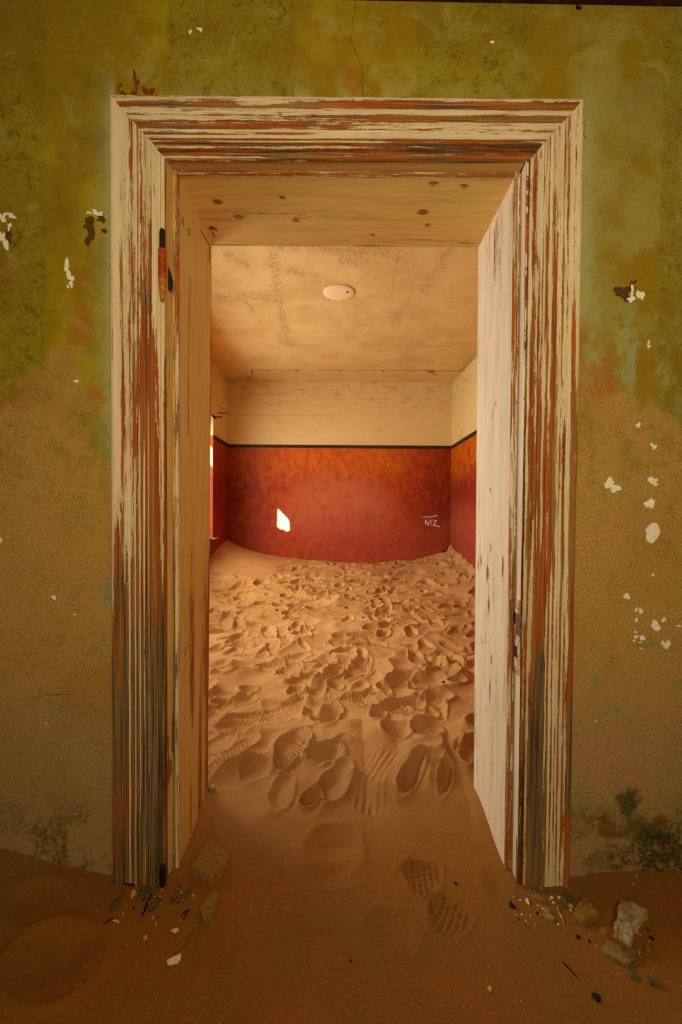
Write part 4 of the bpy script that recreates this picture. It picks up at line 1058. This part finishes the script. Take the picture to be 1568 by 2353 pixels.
    def sp(px, py):
        z = .1; p = None
        for _ in range(12):
            p = atZ(px, py, z); z = .5 * z + .5 * float(base_h(np.array(p.x), np.array(p.y)))
        return p.x, p.y
    # random trample
    n = 0
    pts = []
    for _ in range(1500):
        y = rnd.uniform(.55, 4.95); x = rnd.uniform(XL + .05, XR - .05)
        if x < -.9 and y > 3.9: continue
        if y < 1.0 and rnd.random() < .3: continue
        pts.append((x, y))
    for (x, y) in pts[:470]:
        k = rnd.choices(['shoe', 'bowl', 'oval'], [.52, .28, .2] if y < 2.8 else [.3, .4, .3])[0]
        ang = rnd.gauss(.7, .8) + (math.pi if rnd.random() < .5 else 0)
        if k == 'shoe': stamp(x, y, ang, rnd.uniform(.24, .29), rnd.uniform(.085, .105), rnd.uniform(.010, .024), 'shoe')
        elif k == 'bowl': stamp(x, y, ang, rnd.uniform(.10, .20), rnd.uniform(.08, .13), rnd.uniform(.012, .034), 'bowl')
        else: stamp(x, y, ang, rnd.uniform(.14, .26), rnd.uniform(.07, .11), rnd.uniform(.010, .028), 'oval')
    # prints placed where the photograph shows them
    def P_(px, py, px2, py2, wd, dp, kd, blur=0.0, rim=.3):
        a = sp(px, py); b = sp(px2, py2)
        stamp((a[0] + b[0]) / 2, (a[1] + b[1]) / 2, math.atan2(b[1] - a[1], b[0] - a[0]), math.hypot(b[0] - a[0], b[1] - a[1]), wd, dp, kd, blur, rim)
    P_(484, 1668, 596, 1660, .10, .014, 'shoe')
    P_(484, 1615, 545, 1608, .10, .026, 'shoe')
    P_(600, 1640, 715, 1610, .12, .012, 'shoe')
    P_(640, 1770, 690, 1670, .13, .034, 'shoe', rim=.45)
    P_(815, 1590, 858, 1640, .10, .020, 'shoe')
    P_(880, 1592, 915, 1604, .09, .014, 'shoe')
    P_(795, 1565, 845, 1510, .11, .022, 'shoe')
    P_(945, 1485, 970, 1530, .10, .022, 'shoe')
    P_(755, 1505, 820, 1490, .10, .022, 'shoe')
    P_(835, 1460, 885, 1485, .11, .020, 'shoe')
    P_(585, 1535, 640, 1525, .10, .018, 'shoe')
    P_(650, 1570, 720, 1560, .11, .010, 'shoe')
    P_(878, 1686, 945, 1684, .13, .036, 'bowl', rim=.35)
    P_(945, 1686, 1018, 1682, .14, .036, 'bowl', rim=.35)
    P_(925, 1605, 975, 1615, .11, .034, 'bowl')
    P_(955, 1560, 1020, 1545, .16, .034, 'bowl')
    P_(700, 1730, 790, 1725, .12, .030, 'oval', rim=.4)
    P_(715, 1655, 785, 1640, .13, .034, 'oval')
    P_(740, 1850, 795, 1755, .13, .030, 'oval', .1, .4)
    P_(700, 1860, 730, 1810, .08, .035, 'oval', .1, .4)
    P_(925, 1840, 965, 1755, .09, .034, 'oval', .1, .3)
    P_(635, 1870, 660, 1770, .10, .020, 'oval', .2)
    P_(1070, 1760, 1095, 1700, .10, .04, 'oval')
    P_(1015, 1850, 1030, 1760, .06, .018, 'oval', .2)
    P_(560, 1800, 600, 1740, .12, .014, 'shoe', .1)
    # smoother old prints in the near room
    P_(700, 1960, 830, 1930, .20, .026, 'oval', .35, .25)
    P_(700, 2010, 830, 2000, .12, .020, 'bowl', .3, .2)
    P_(930, 1985, 1010, 2040, .12, .014, 'shoe', .3, .25)
    P_(1000, 2060, 1060, 2150, .12, .012, 'shoe', .3, .2)
    P_(850, 2100, 960, 2180, .14, .018, 'oval', .4, .3)
    P_(60, 2150, 200, 2250, .22, .02, 'oval', .5, .3)
    P_(0, 2080, 160, 2060, .15, .012, 'oval', .5, .2)
    P_(560, 2200, 700, 2280, .3, .014, 'oval', .5, .2)
    P_(1130, 1990, 1160, 2080, .1, .008, 'oval', .5, .2)
    # long wavy drag marks
    a = sp(905, 1725); b = sp(850, 1875)
    ang = math.atan2(b[1] - a[1], b[0] - a[0]); x = X - a[0]; y = Y - a[1]
    u = x * math.cos(ang) + y * math.sin(ang); v = -x * math.sin(ang) + y * math.cos(ang) + .035 * np.sin(u * 7) + (vn(u * 9, X * 3, 88) - .5) * .02
    ln = math.hypot(b[0] - a[0], b[1] - a[1])
    msk = sst(0, .05, u) * sst(ln, ln - .05, u) * sst(.105, .02, np.abs(v))
    H[:] = H - msk * (.010 + (.0024 + .0016 * vn(u * 12, v * 20, 89)) * np.sin(v * 2 * math.pi / .030))
    # fan of soft ridges spilling over the threshold on the right half
    fx = X - .1; th = np.arctan2(fx, 1.5 - Y * .3)
    fan = sst(.15, .35, Y) * sst(1.15, .75, Y) * sst(-.15, .1, X)
    H[:] = H + fan * .016 * np.abs(np.sin(X * 13 + (vn(X * 3, Y * 2.2, 77) - .5) * 5))
    # crust cracks left of the doorway
    def crack(pts_, dp=.006, wd=.004):
        q = [sp(*p) for p in pts_]
        for (ax, ay), (bx, by) in zip(q, q[1:]):
            m = (X > min(ax, bx) - .03) & (X < max(ax, bx) + .03) & (Y > min(ay, by) - .03) & (Y < max(ay, by) + .03)
            xx, yy = X[m], Y[m]; dx, dy = bx - ax, by - ay; t = np.clip(((xx - ax) * dx + (yy - ay) * dy) / (dx * dx + dy * dy + 1e-9), 0, 1)
            d2 = (xx - ax - t * dx) ** 2 + (yy - ay - t * dy) ** 2; H[m] -= dp * np.exp(-d2 / wd ** 2)
    for c_ in [[(455, 2115), (430, 2145), (420, 2165), (400, 2185), (388, 2205)], [(442, 2130), (438, 2150), (418, 2175)], [(452, 2125), (448, 2165), (440, 2190)], [(425, 2140), (410, 2160), (398, 2178)]]:
        crack(c_)
    # wall contact: keep it clean
    nx, ny = len(xs), len(ys); idx = np.arange(nx * ny).reshape(ny, nx)
    F = np.stack([idx[:-1, :-1], idx[:-1, 1:], idx[1:, 1:], idx[1:, :-1]], -1).reshape(-1, 4)
    cx = (X[:-1, :-1] + X[1:, 1:]).ravel() / 2; cy = (Y[:-1, :-1] + Y[1:, 1:]).ravel() / 2
    keep = ~((cy > .01) & (cy < WT - .01) & ((cx < HX0 + .0) | (cx > HX1 - .0))) & ~((cy > WT - .01) & ((cx < XL - .004) | (cx > XR + .004))) & (cy < YB + .004) & (cy > NY + .02) & (np.abs(cx) < NX1 - .01)
    F = F[keep]; used = np.unique(F); rm = -np.ones(nx * ny, dtype=np.int64); rm[used] = np.arange(len(used))
    V = np.stack([X, Y, H], -1).reshape(-1, 3)[used]
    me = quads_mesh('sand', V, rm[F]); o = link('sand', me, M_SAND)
    tag(o, 'orange desert sand drifted over both floors and trodden with footprints', 'sand', kind='stuff')
    print('sand quads', len(F))
    def hf(x, y):
        i = min(max(np.searchsorted(ys, y), 1), ny - 1); j = min(max(np.searchsorted(xs, x), 1), nx - 1)
        return float(H[i, j])
    return hf
hfun = build_sand()
def on_sand(px, py):
    z = 0.0
    for _ in range(10):
        p = atZ(px, py, z); z = hfun(p.x, p.y)
    return Vector((p.x, p.y, z)), (p - CAM_LOC).dot(cam_rot @ Vector((0, 0, -1)))

# ------------------------------------------------------------------ stones and rubble, each a thing
def lump(name, px, py, wpx, hpx, mat, label, cat, group=None, seed=0, rot=0.0, flat=.55, cuts=7, sub=3, rough=.06, sink=.30, tilt=(0, 0), jag=0.0):
    base, dep = on_sand(px, py + hpx * .15); k = dep / FPX
    sx = wpx * k / 2; 
    # foreshortening of depth at this view angle
    dv = (base - CAM_LOC).normalized(); sinv = max(.35, abs(dv.z))
    sy = hpx * k / 2 / sinv * .82; sz = min(sx, sy) * flat
    rnd = random.Random(seed); bm = bmesh.new(); bmesh.ops.create_icosphere(bm, subdivisions=sub, radius=1.0)
    for _ in range(cuts):
        a = rnd.uniform(0, 6.28); ph = rnd.uniform(-.25, .5)
        n = Vector((math.cos(a) * math.cos(ph), math.sin(a) * math.cos(ph), math.sin(ph))).normalized(); d = rnd.uniform(.50, .74)
        for v in bm.verts:
            e = v.co.dot(n) - d
            if e > 0: v.co -= n * e
    for v in bm.verts:
        if v.co.z > .45: v.co.z = .45 + (v.co.z - .45) * .15
        v.co.z /= .5
        q = v.co * (2.2) + Vector((seed, 0, 0))
        nn = (vn(np.array(q.x * 1.7 + 50), np.array(q.y * 1.7 + q.z * 2.1 + 50), seed) - .5) * 2
        n3 = (vn(np.array(q.x * 5 + 50), np.array(q.y * 5 + q.z * 4.3 + 50), seed + 5) - .5) * 2
        v.co *= 1 + float(nn) * rough + float(n3) * (rough * .5 + jag)
    mn = [min(v.co[i] for v in bm.verts) for i in range(3)]; mxx = [max(v.co[i] for v in bm.verts) for i in range(3)]
    for v in bm.verts:
        for i in range(3): v.co[i] = (v.co[i] - (mn[i] + mxx[i]) / 2) * 2 / (mxx[i] - mn[i])
        v.co.x *= sx; v.co.y *= sy; v.co.z *= sz
    me = bpy.data.meshes.new(name); bm.to_mesh(me); bm.free()
    o = link(name, me, mat); o.data.set_sharp_from_angle(angle=R(32))
    o.rotation_euler = (tilt[0], tilt[1], rot)
    o.location = base + Vector((0, 0, sz * (1 - 2 * sink)))
    tag(o, label, cat, group); return o

def prism(name, outline, mat, label, cat, thick, sub=2, seed=0, group=None, lift=0.0, tilt=0.0, noise_=.0015, taper=.9, rotx=0.0):
    """stone with a drawn plan outline standing on the sand: outline in photo px of its top"""
    rnd = random.Random(seed); cx = sum(p[0] for p in outline) / len(outline); cy = sum(p[1] for p in outline) / len(outline)
    base, dep = on_sand(cx, cy + 4); Zt = base.z + thick + lift
    top = [atZ(x, y, Zt) for x, y in outline]; c = sum(top, Vector()) / len(top)
    # densify
    ring = []
    for k in range(len(top)):
        a, b = top[k], top[(k + 1) % len(top)]; m = max(2, int((b - a).length / .006))
        for j in range(m):
            p = a.lerp(b, j / m); ring.append(p + Vector((rnd.uniform(-1, 1), rnd.uniform(-1, 1), 0)) * noise_)
    bm = bmesh.new(); layers = []
    zs = [(-.55, .97), (-.1, 1.0), (.55, 1.0), (.85, .985), (1.0, .94)]
    for (f, s_) in zs:
        lay = []
        for p in ring:
            q = c + (p - c) * s_
            z = base.z + lift + thick * f + (rnd.uniform(-1, 1) * noise_ * .8) + (q.x - c.x) * tilt + (q.y - c.y) * rotx
            lay.append(bm.verts.new((q.x, q.y, z)))
        layers.append(lay)
    n = len(ring)
    for (f_, s_) in [(.70, 0), (.42, 0), (.15, 0)]:
        lay = []
        for p in ring:
            q = c + (p - c) * f_; lay.append(bm.verts.new((q.x, q.y, base.z + lift + thick * 1.02 + rnd.uniform(-1, 1) * noise_ + (q.x - c.x) * tilt + (q.y - c.y) * rotx)))
        layers.append(lay)
    for a, b in zip(layers, layers[1:]):
        for k in range(n): bm.faces.new((a[k], a[(k + 1) % n], b[(k + 1) % n], b[k]))
    bm.faces.new(layers[-1]); bm.faces.new(layers[0][::-1])
    off = Vector((c.x, c.y, base.z))
    bmesh.ops.translate(bm, vec=-off, verts=bm.verts[:])
    bmesh.ops.recalc_face_normals(bm, faces=bm.faces[:])
    me = bpy.data.meshes.new(name); bm.to_mesh(me); bm.free()
    o = link(name, me, mat); o.location = off; o.data.set_sharp_from_angle(angle=R(50))
    tag(o, label, cat, group); return o
def q6(x, y): return (420 + x / 6.535, 1780 + y / 6.535)
prism('plaster_lump', [q6(345, 985), q6(430, 985), q6(570, 1065), q6(700, 1165), q6(715, 1240), q6(640, 1310), q6(520, 1440), q6(400, 1560), q6(330, 1480), q6(225, 1400), q6(130, 1365), q6(150, 1310), q6(220, 1210), q6(245, 1110)],
      M_CHUNK, 'large square pitted tan plaster lump on the sand inside the left of the doorway', 'stone', .030, seed=4, tilt=.10, rotx=.05, noise_=.0012)
prism('plaster_lump', [q6(440, 1745), q6(520, 1750), q6(575, 1830), q6(550, 1900), q6(500, 2020), q6(450, 2125), q6(310, 2130), q6(240, 1990), q6(300, 1905), q6(380, 1810)],
      M_CHUNK, 'smaller wedge-shaped tan lump in front of the large square one', 'stone', .018, seed=5, tilt=.12, noise_=.0010)
def q8(x, y): return (1380 + x / 8.406, 1980 + y / 8.404)
prism('plaster_lump', [q8(345, 835), q8(430, 720), q8(505, 760), q8(600, 690), q8(720, 760), q8(830, 830), q8(940, 885), q8(920, 985), q8(800, 985), q8(790, 1090), q8(720, 1100), q8(715, 1190), q8(650, 1220), q8(640, 1310),
                       q8(620, 1350), q8(630, 1450), q8(580, 1520), q8(480, 1440), q8(360, 1320), q8(275, 1310), q8(270, 1200), q8(320, 1120), q8(340, 980)],
      M_PLWHITE, 'jagged white plaster lump with an orange top edge on the right', 'stone', .022, seed=6, tilt=-.10, noise_=.0030, lift=.004)
prism('plaster_lump', [q8(30, 1580), q8(120, 1500), q8(330, 1470), q8(520, 1520), q8(680, 1600), q8(740, 1740), q8(700, 1860), q8(560, 1950), q8(430, 1940), q8(250, 1830), q8(100, 1720)],
      mat_stone('sand_covered_slab', L(150, 108, 44), L(126, 88, 32), sc=60, top=L(168, 134, 74)), 'flat half-buried slab below the jagged white lump', 'stone', .010, seed=7, tilt=.06, noise_=.0018)
def q7(x, y): return (1170 + x / 6.817, 2010 + y / 6.817)
prism('plaster_lump', [q7(1150, 320), q7(1215, 350), q7(1300, 460), q7(1405, 590), q7(1395, 640), q7(1250, 630), q7(1170, 700), q7(1060, 650), q7(1000, 590), q7(1050, 490), q7(1110, 400)],
      M_CHUNK, 'triangular rough tan stone beside the foot of the right casing', 'stone', .018, seed=8, tilt=.05, noise_=.0022)
prism('plaster_lump', [q7(560, 510), q7(610, 510), q7(660, 590), q7(710, 670), q7(690, 710), q7(600, 670), q7(535, 600)], mat_stone('pale_tan_stone', L(196, 164, 100), L(172, 136, 72), sc=70), 'small pale tan stone in front of the right casing', 'stone', .008, seed=9)
prism('plaster_lump', [q7(350, 300), q7(450, 290), q7(560, 370), q7(580, 420), q7(500, 400), q7(400, 350)], M_CHUNK, 'flat tan stone tucked against the foot of the right casing', 'stone', .008, seed=10)
lump('stone', *q7(945, 370), 24, 13, M_GREYST, 'olive grey stone under the outer corner of the right casing', 'stone', seed=21, flat=.5)
lump('stone', *q7(825, 480), 15, 15, M_GREYST, 'round grey-green stone between the right casing and the triangular stone', 'stone', seed=22)
lump('stone', *q7(970, 495), 11, 9, M_YCHIP, 'little sandy stone left of the triangular stone', 'stone', seed=23)
lump('stone', *q7(40, 465), 12, 15, M_BLACK, 'black pebble left of the foot of the right casing', 'stone', seed=24)
def q5(x, y): return (230 + x / 5.058, 2000 + y / 5.058)
lump('stone', *q5(520, 245), 30, 22, M_GREYST, 'flat olive stone under the foot of the left casing', 'stone', seed=25, flat=.4)
lump('stone', *q5(645, 225), 9, 20, M_GREYST, 'narrow upright stone right of the flat olive stone', 'stone', seed=26)
lump('stone', *q5(390, 265), 14, 14, M_YCHIP, 'yellow stone left of the flat olive stone', 'stone', seed=27)
lump('stone', *q5(875, 300), 16, 24, M_GREYST, 'dark stone below the lower hinge', 'stone', seed=28)
lump('stone', *q5(1000, 265), 14, 24, M_GREYST, 'slanting dark stone between the lower hinge and the wedge-shaped lump', 'stone', seed=29, rot=-.5)
lump('stone', *q5(165, 400), 18, 24, M_GREYST, 'dark stone in front of the outer edge of the left casing', 'stone', seed=30)
lump('stone', *q5(635, 390), 20, 30, M_GREYST, 'grey stone below the flat olive stone', 'stone', seed=31, rot=-.5)
lump('stone', 487, 1812, 17, 15, mat_stone('pale_grey_stone', L(182, 150, 92), L(130, 104, 60), sc=70), 'small knobbly stone against the back edge of the left jamb', 'stone', seed=32, sink=.2)
lump('stone', 436, 1921, 10, 9, M_YCHIP, 'orange pebble at the foot of the left jamb', 'stone', seed=33)
lump('stone', 1488, 2180, 16, 20, M_CHUNK, 'crumbly tan stone right of the half-buried slab', 'stone', seed=34, rot=-.7)
lump('stone', 1385, 2140, 15, 18, M_CHUNK, 'small tan stone left of the jagged white lump', 'stone', seed=35)
lump('stone', *q5(525, 780), 10, 9, M_YCHIP, 'lone dull yellow pebble in front of the left casing', 'stone', seed=36)
def chip(outline, mat, label, seed, thick=.003, cat='chip', group=None): return prism('paint_chip', outline, mat, label, cat, thick, seed=seed, noise_=.0004, lift=.001, tilt=.05, group=group)
chip([q5(775, 1030), q5(860, 995), q5(940, 960), q5(940, 1015), q5(905, 1062), q5(800, 1080), q5(778, 1060)], M_CHIP, 'white four-sided plaster chip on the dark sand, lower left', 41, .005)
chip([q5(822, 695), q5(860, 670), q5(908, 660), q5(915, 685), q5(865, 720), q5(845, 700)], M_CHIP, 'cream plaster chip below the wedge-shaped lump', 42)
chip([q5(145, 570), q5(185, 572), q5(225, 600), q5(210, 610), q5(185, 590), q5(150, 590)], M_CHIP, 'pale hooked splinter chip left of the doorway', 43, .002)
chip([q8(680, 1670), q8(750, 1715), q8(760, 1785), q8(705, 1740)], M_CHIP, 'white chip at the right end of the half-buried slab', 44)
chip([q8(275, 1350), q8(310, 1345), q8(370, 1430), q8(345, 1440), q8(280, 1400)], M_CHIP, 'white chip touching the bottom of the jagged white lump', 45)
chip([q7(262, 370), q7(290, 360), q7(325, 440), q7(315, 465), q7(262, 405)], M_CHIP, 'white chip in front of the inner edge of the right casing', 46)
chip([q8(670, 245), q8(700, 255), q8(720, 300), q8(700, 290)], M_CHIP, 'tiny white chip on the sand near the right wall, topmost', 47, .002)
chip([q8(620, 395), q8(650, 405), q8(662, 430), q8(635, 420)], M_CHIP, 'tiny white chip below the topmost one near the right wall', 48, .002)
chip([q5(640, 605), q5(665, 600), q5(660, 640), q5(640, 640)], M_YCHIP, 'small yellow chip below the left casing, in the middle', 49, .002)
chip([q5(255, 485), q5(275, 480), q5(280, 510), q5(260, 520)], M_YCHIP, 'small yellow chip above the hooked splinter', 50, .002)
for k, (x, y, w_, h_, lb) in enumerate([(1371, 2290, 18, 20, 'black flake on the sand at lower right'), (1329, 2152, 9, 8, 'black crumb left of the half-buried slab'), (1355, 2162, 7, 7, 'black crumb closest to the half-buried slab'),
                                       (1498, 2156, 10, 8, 'black sliver right of the jagged white lump'), (1503, 2255, 24, 18, 'dark grey lump at the lower right edge'), (1458, 2240, 22, 22, 'greyish lump under the right end of the slab'),
                                       (1048, 2029, 8, 6, 'black crumb alone on the sand left of the right casing'), (806, 2207, 6, 6, 'single black crumb on the foreground sand'), (1236, 2098, 9, 6, 'black crumb beside the small pale tan stone')]):
    lump('fragment', x, y, w_, h_, M_BLACK if k not in (4, 5) else M_GREYST, lb, 'fragment', seed=60 + k, sub=2, flat=.4)
lump('pebble', 1125, 2272, 11, 12, M_YCHIP, 'yellow pebble on the open sand at lower right of centre', 'pebble', seed=80, sub=2)
# countable small pebbles round the feet of the casings
rnd = random.Random(77)
def scatter(n, cx, cy, rx, ry, label, group, mats, smin=3, smax=8):
    for k in range(n):
        a = rnd.uniform(0, 6.28); r = math.sqrt(rnd.random()); x, y = cx + rx * r * math.cos(a), cy + ry * r * math.sin(a)
        m_ = rnd.choice(mats); tone = {M_GREYST: 'olive grey', M_YCHIP: 'yellow', M_CHUNK: 'tan', M_BLACK: 'black', M_CHIP: 'white'}[m_]
        lump('pebble', x, y, rnd.uniform(smin, smax), rnd.uniform(smin, smax) * .8, m_, label.replace('tiny', 'tiny ' + tone), 'pebble', tone + ' ' + group, seed=900 + k + int(cx), sub=1, cuts=3, rough=.12, flat=.6, rot=rnd.uniform(0, 3))
scatter(48, 355, 2068, 95, 42, 'tiny pebble among the rubble below the left casing', 'pebbles below the left casing', [M_GREYST, M_YCHIP, M_CHUNK, M_BLACK, M_YCHIP])
scatter(48, 1245, 2085, 80, 45, 'tiny pebble among the rubble below the right casing', 'pebbles below the right casing', [M_GREYST, M_YCHIP, M_CHUNK, M_CHIP, M_YCHIP])
scatter(18, 1440, 2150, 90, 80, 'tiny pebble around the jagged white lump', 'pebbles around the jagged white lump', [M_GREYST, M_YCHIP, M_BLACK, M_CHUNK])
# twigs
def twig(pts, rad, label, mat=M_TWIG, lift=.004):
    pp = []
    for (x, y) in pts:
        b, _ = on_sand(x, y); pp.append(b + Vector((0, 0, lift)))
    n = len(pp); o = tube('twig', pp, [rad * (1 - .6 * k / (n - 1)) for k in range(n)], mat, seg=7, cyc=3); tag(o, label, 'twig'); return o
twig([q5(395, 185), q5(330, 178), q5(270, 165), q5(210, 152), q5(130, 152)], .0038, 'dark crooked twig lying across the foot of the left casing')
twig([q5(1030, 480), q5(990, 495), q5(940, 545)], .0028, 'dark forked twig left of the wedge-shaped lump')
twig([q5(1015, 490), q5(990, 550), q5(960, 590)], .0024, 'second tine crossing the forked twig by the wedge-shaped lump')
twig([q5(545, 395), q5(530, 450), q5(505, 510), q5(488, 548)], .0045, 'thick black twig below the flat olive stone')
twig([q5(150, 570), q5(100, 600), q5(50, 640)], .0022, 'thin dark twig joined to the hooked splinter chip')
twig([(1295, 2215), (1315, 2235), (1328, 2250)], .0022, 'thin brown twig on the sand at lower right')
twig([q7(760, 520), q7(780, 610), q7(830, 680), q7(860, 800)], .0022, 'pale curved root in front of the right casing', M_YCHIP)
twig([(511, 1811), (518, 1813), (525, 1818)], .0016, 'fine pale straw by the small knobbly stone', M_CHIP)
twig([(663, 1472), (670, 1474), (677, 1478)], .004, 'short dark stick among the footprints, left half')
twig([(1005, 1504), (1012, 1503)], .003, 'short dark stick among the footprints near the right jamb')
lump('stone', 692, 1327, 38, 9, mat_stone('grey_board_piece', L(150, 122, 78), L(120, 92, 52), sc=20), 'flat greyish board piece half sunk in the sand before the back wall', 'board', seed=91, flat=.10, cuts=4, sink=.1)
for k, (x, y, lb) in enumerate([(637, 1328, 'dark crumb left of the sunken board piece'), (629, 1349, 'dark crumb on the far sand, lowest of three'), (634, 1347, 'dark crumb right beside the lowest one on the far sand'),
                                (796, 1388, 'dark crumb in the middle of the far footprints'), (874, 1357, 'dark crumb on the far sand right of the middle'), (1022, 1350, 'dark crumb near the right end of the far sand')]):
    lump('fragment', x, y, 7, 4, M_BLACK, lb, 'fragment', seed=120 + k, sub=1, flat=.5)
b_, _d = on_sand(1026, 1258)
bt = tube('twig', [Vector((1.43, 4.93, hfun(1.43, 4.9) + .01)), Vector((1.47, 4.95, hfun(1.47, 4.9) + .05)), Vector((1.50, 4.95, hfun(1.5, 4.9) + .04)), Vector((1.52, 4.96, hfun(1.52, 4.9) + .10))], .009, M_TWIG)
tag(bt, 'dark bent twig in the far right corner of the sand', 'twig')

# grit: nobody could count it
def grit():
    rnd = np.random.RandomState(5); n = 1500
    xs = rnd.uniform(-1.15, 1.15, n); ys = rnd.uniform(-.5, .9, n)
    V = []; F = []
    t = [(1, 0, -.4), (-.5, .87, -.4), (-.5, -.87, -.4), (0, 0, .8)]
    for k in range(n):
        if ys[k] > -.0 and ys[k] < WT and (xs[k] < -.53 or xs[k] > .53): continue
        r = rnd.uniform(.0009, .0020); h = hfun(xs[k], ys[k]); a = rnd.uniform(0, 6.28); b = len(V)
        for (x, y, z) in t: V.append((xs[k] + r * (x * math.cos(a) - y * math.sin(a)), ys[k] + r * (x * math.sin(a) + y * math.cos(a)), h + .0003 + r * z))
        F += [(b, b + 1, b + 3), (b + 1, b + 2, b + 3), (b + 2, b, b + 3), (b, b + 2, b + 1)]
    me = quads_mesh('grit', V, F); tag(link('grit', me, M_CHIP, smooth=False), 'fine pale grit sprinkled over the foreground sand', 'grit', kind='stuff')
grit()
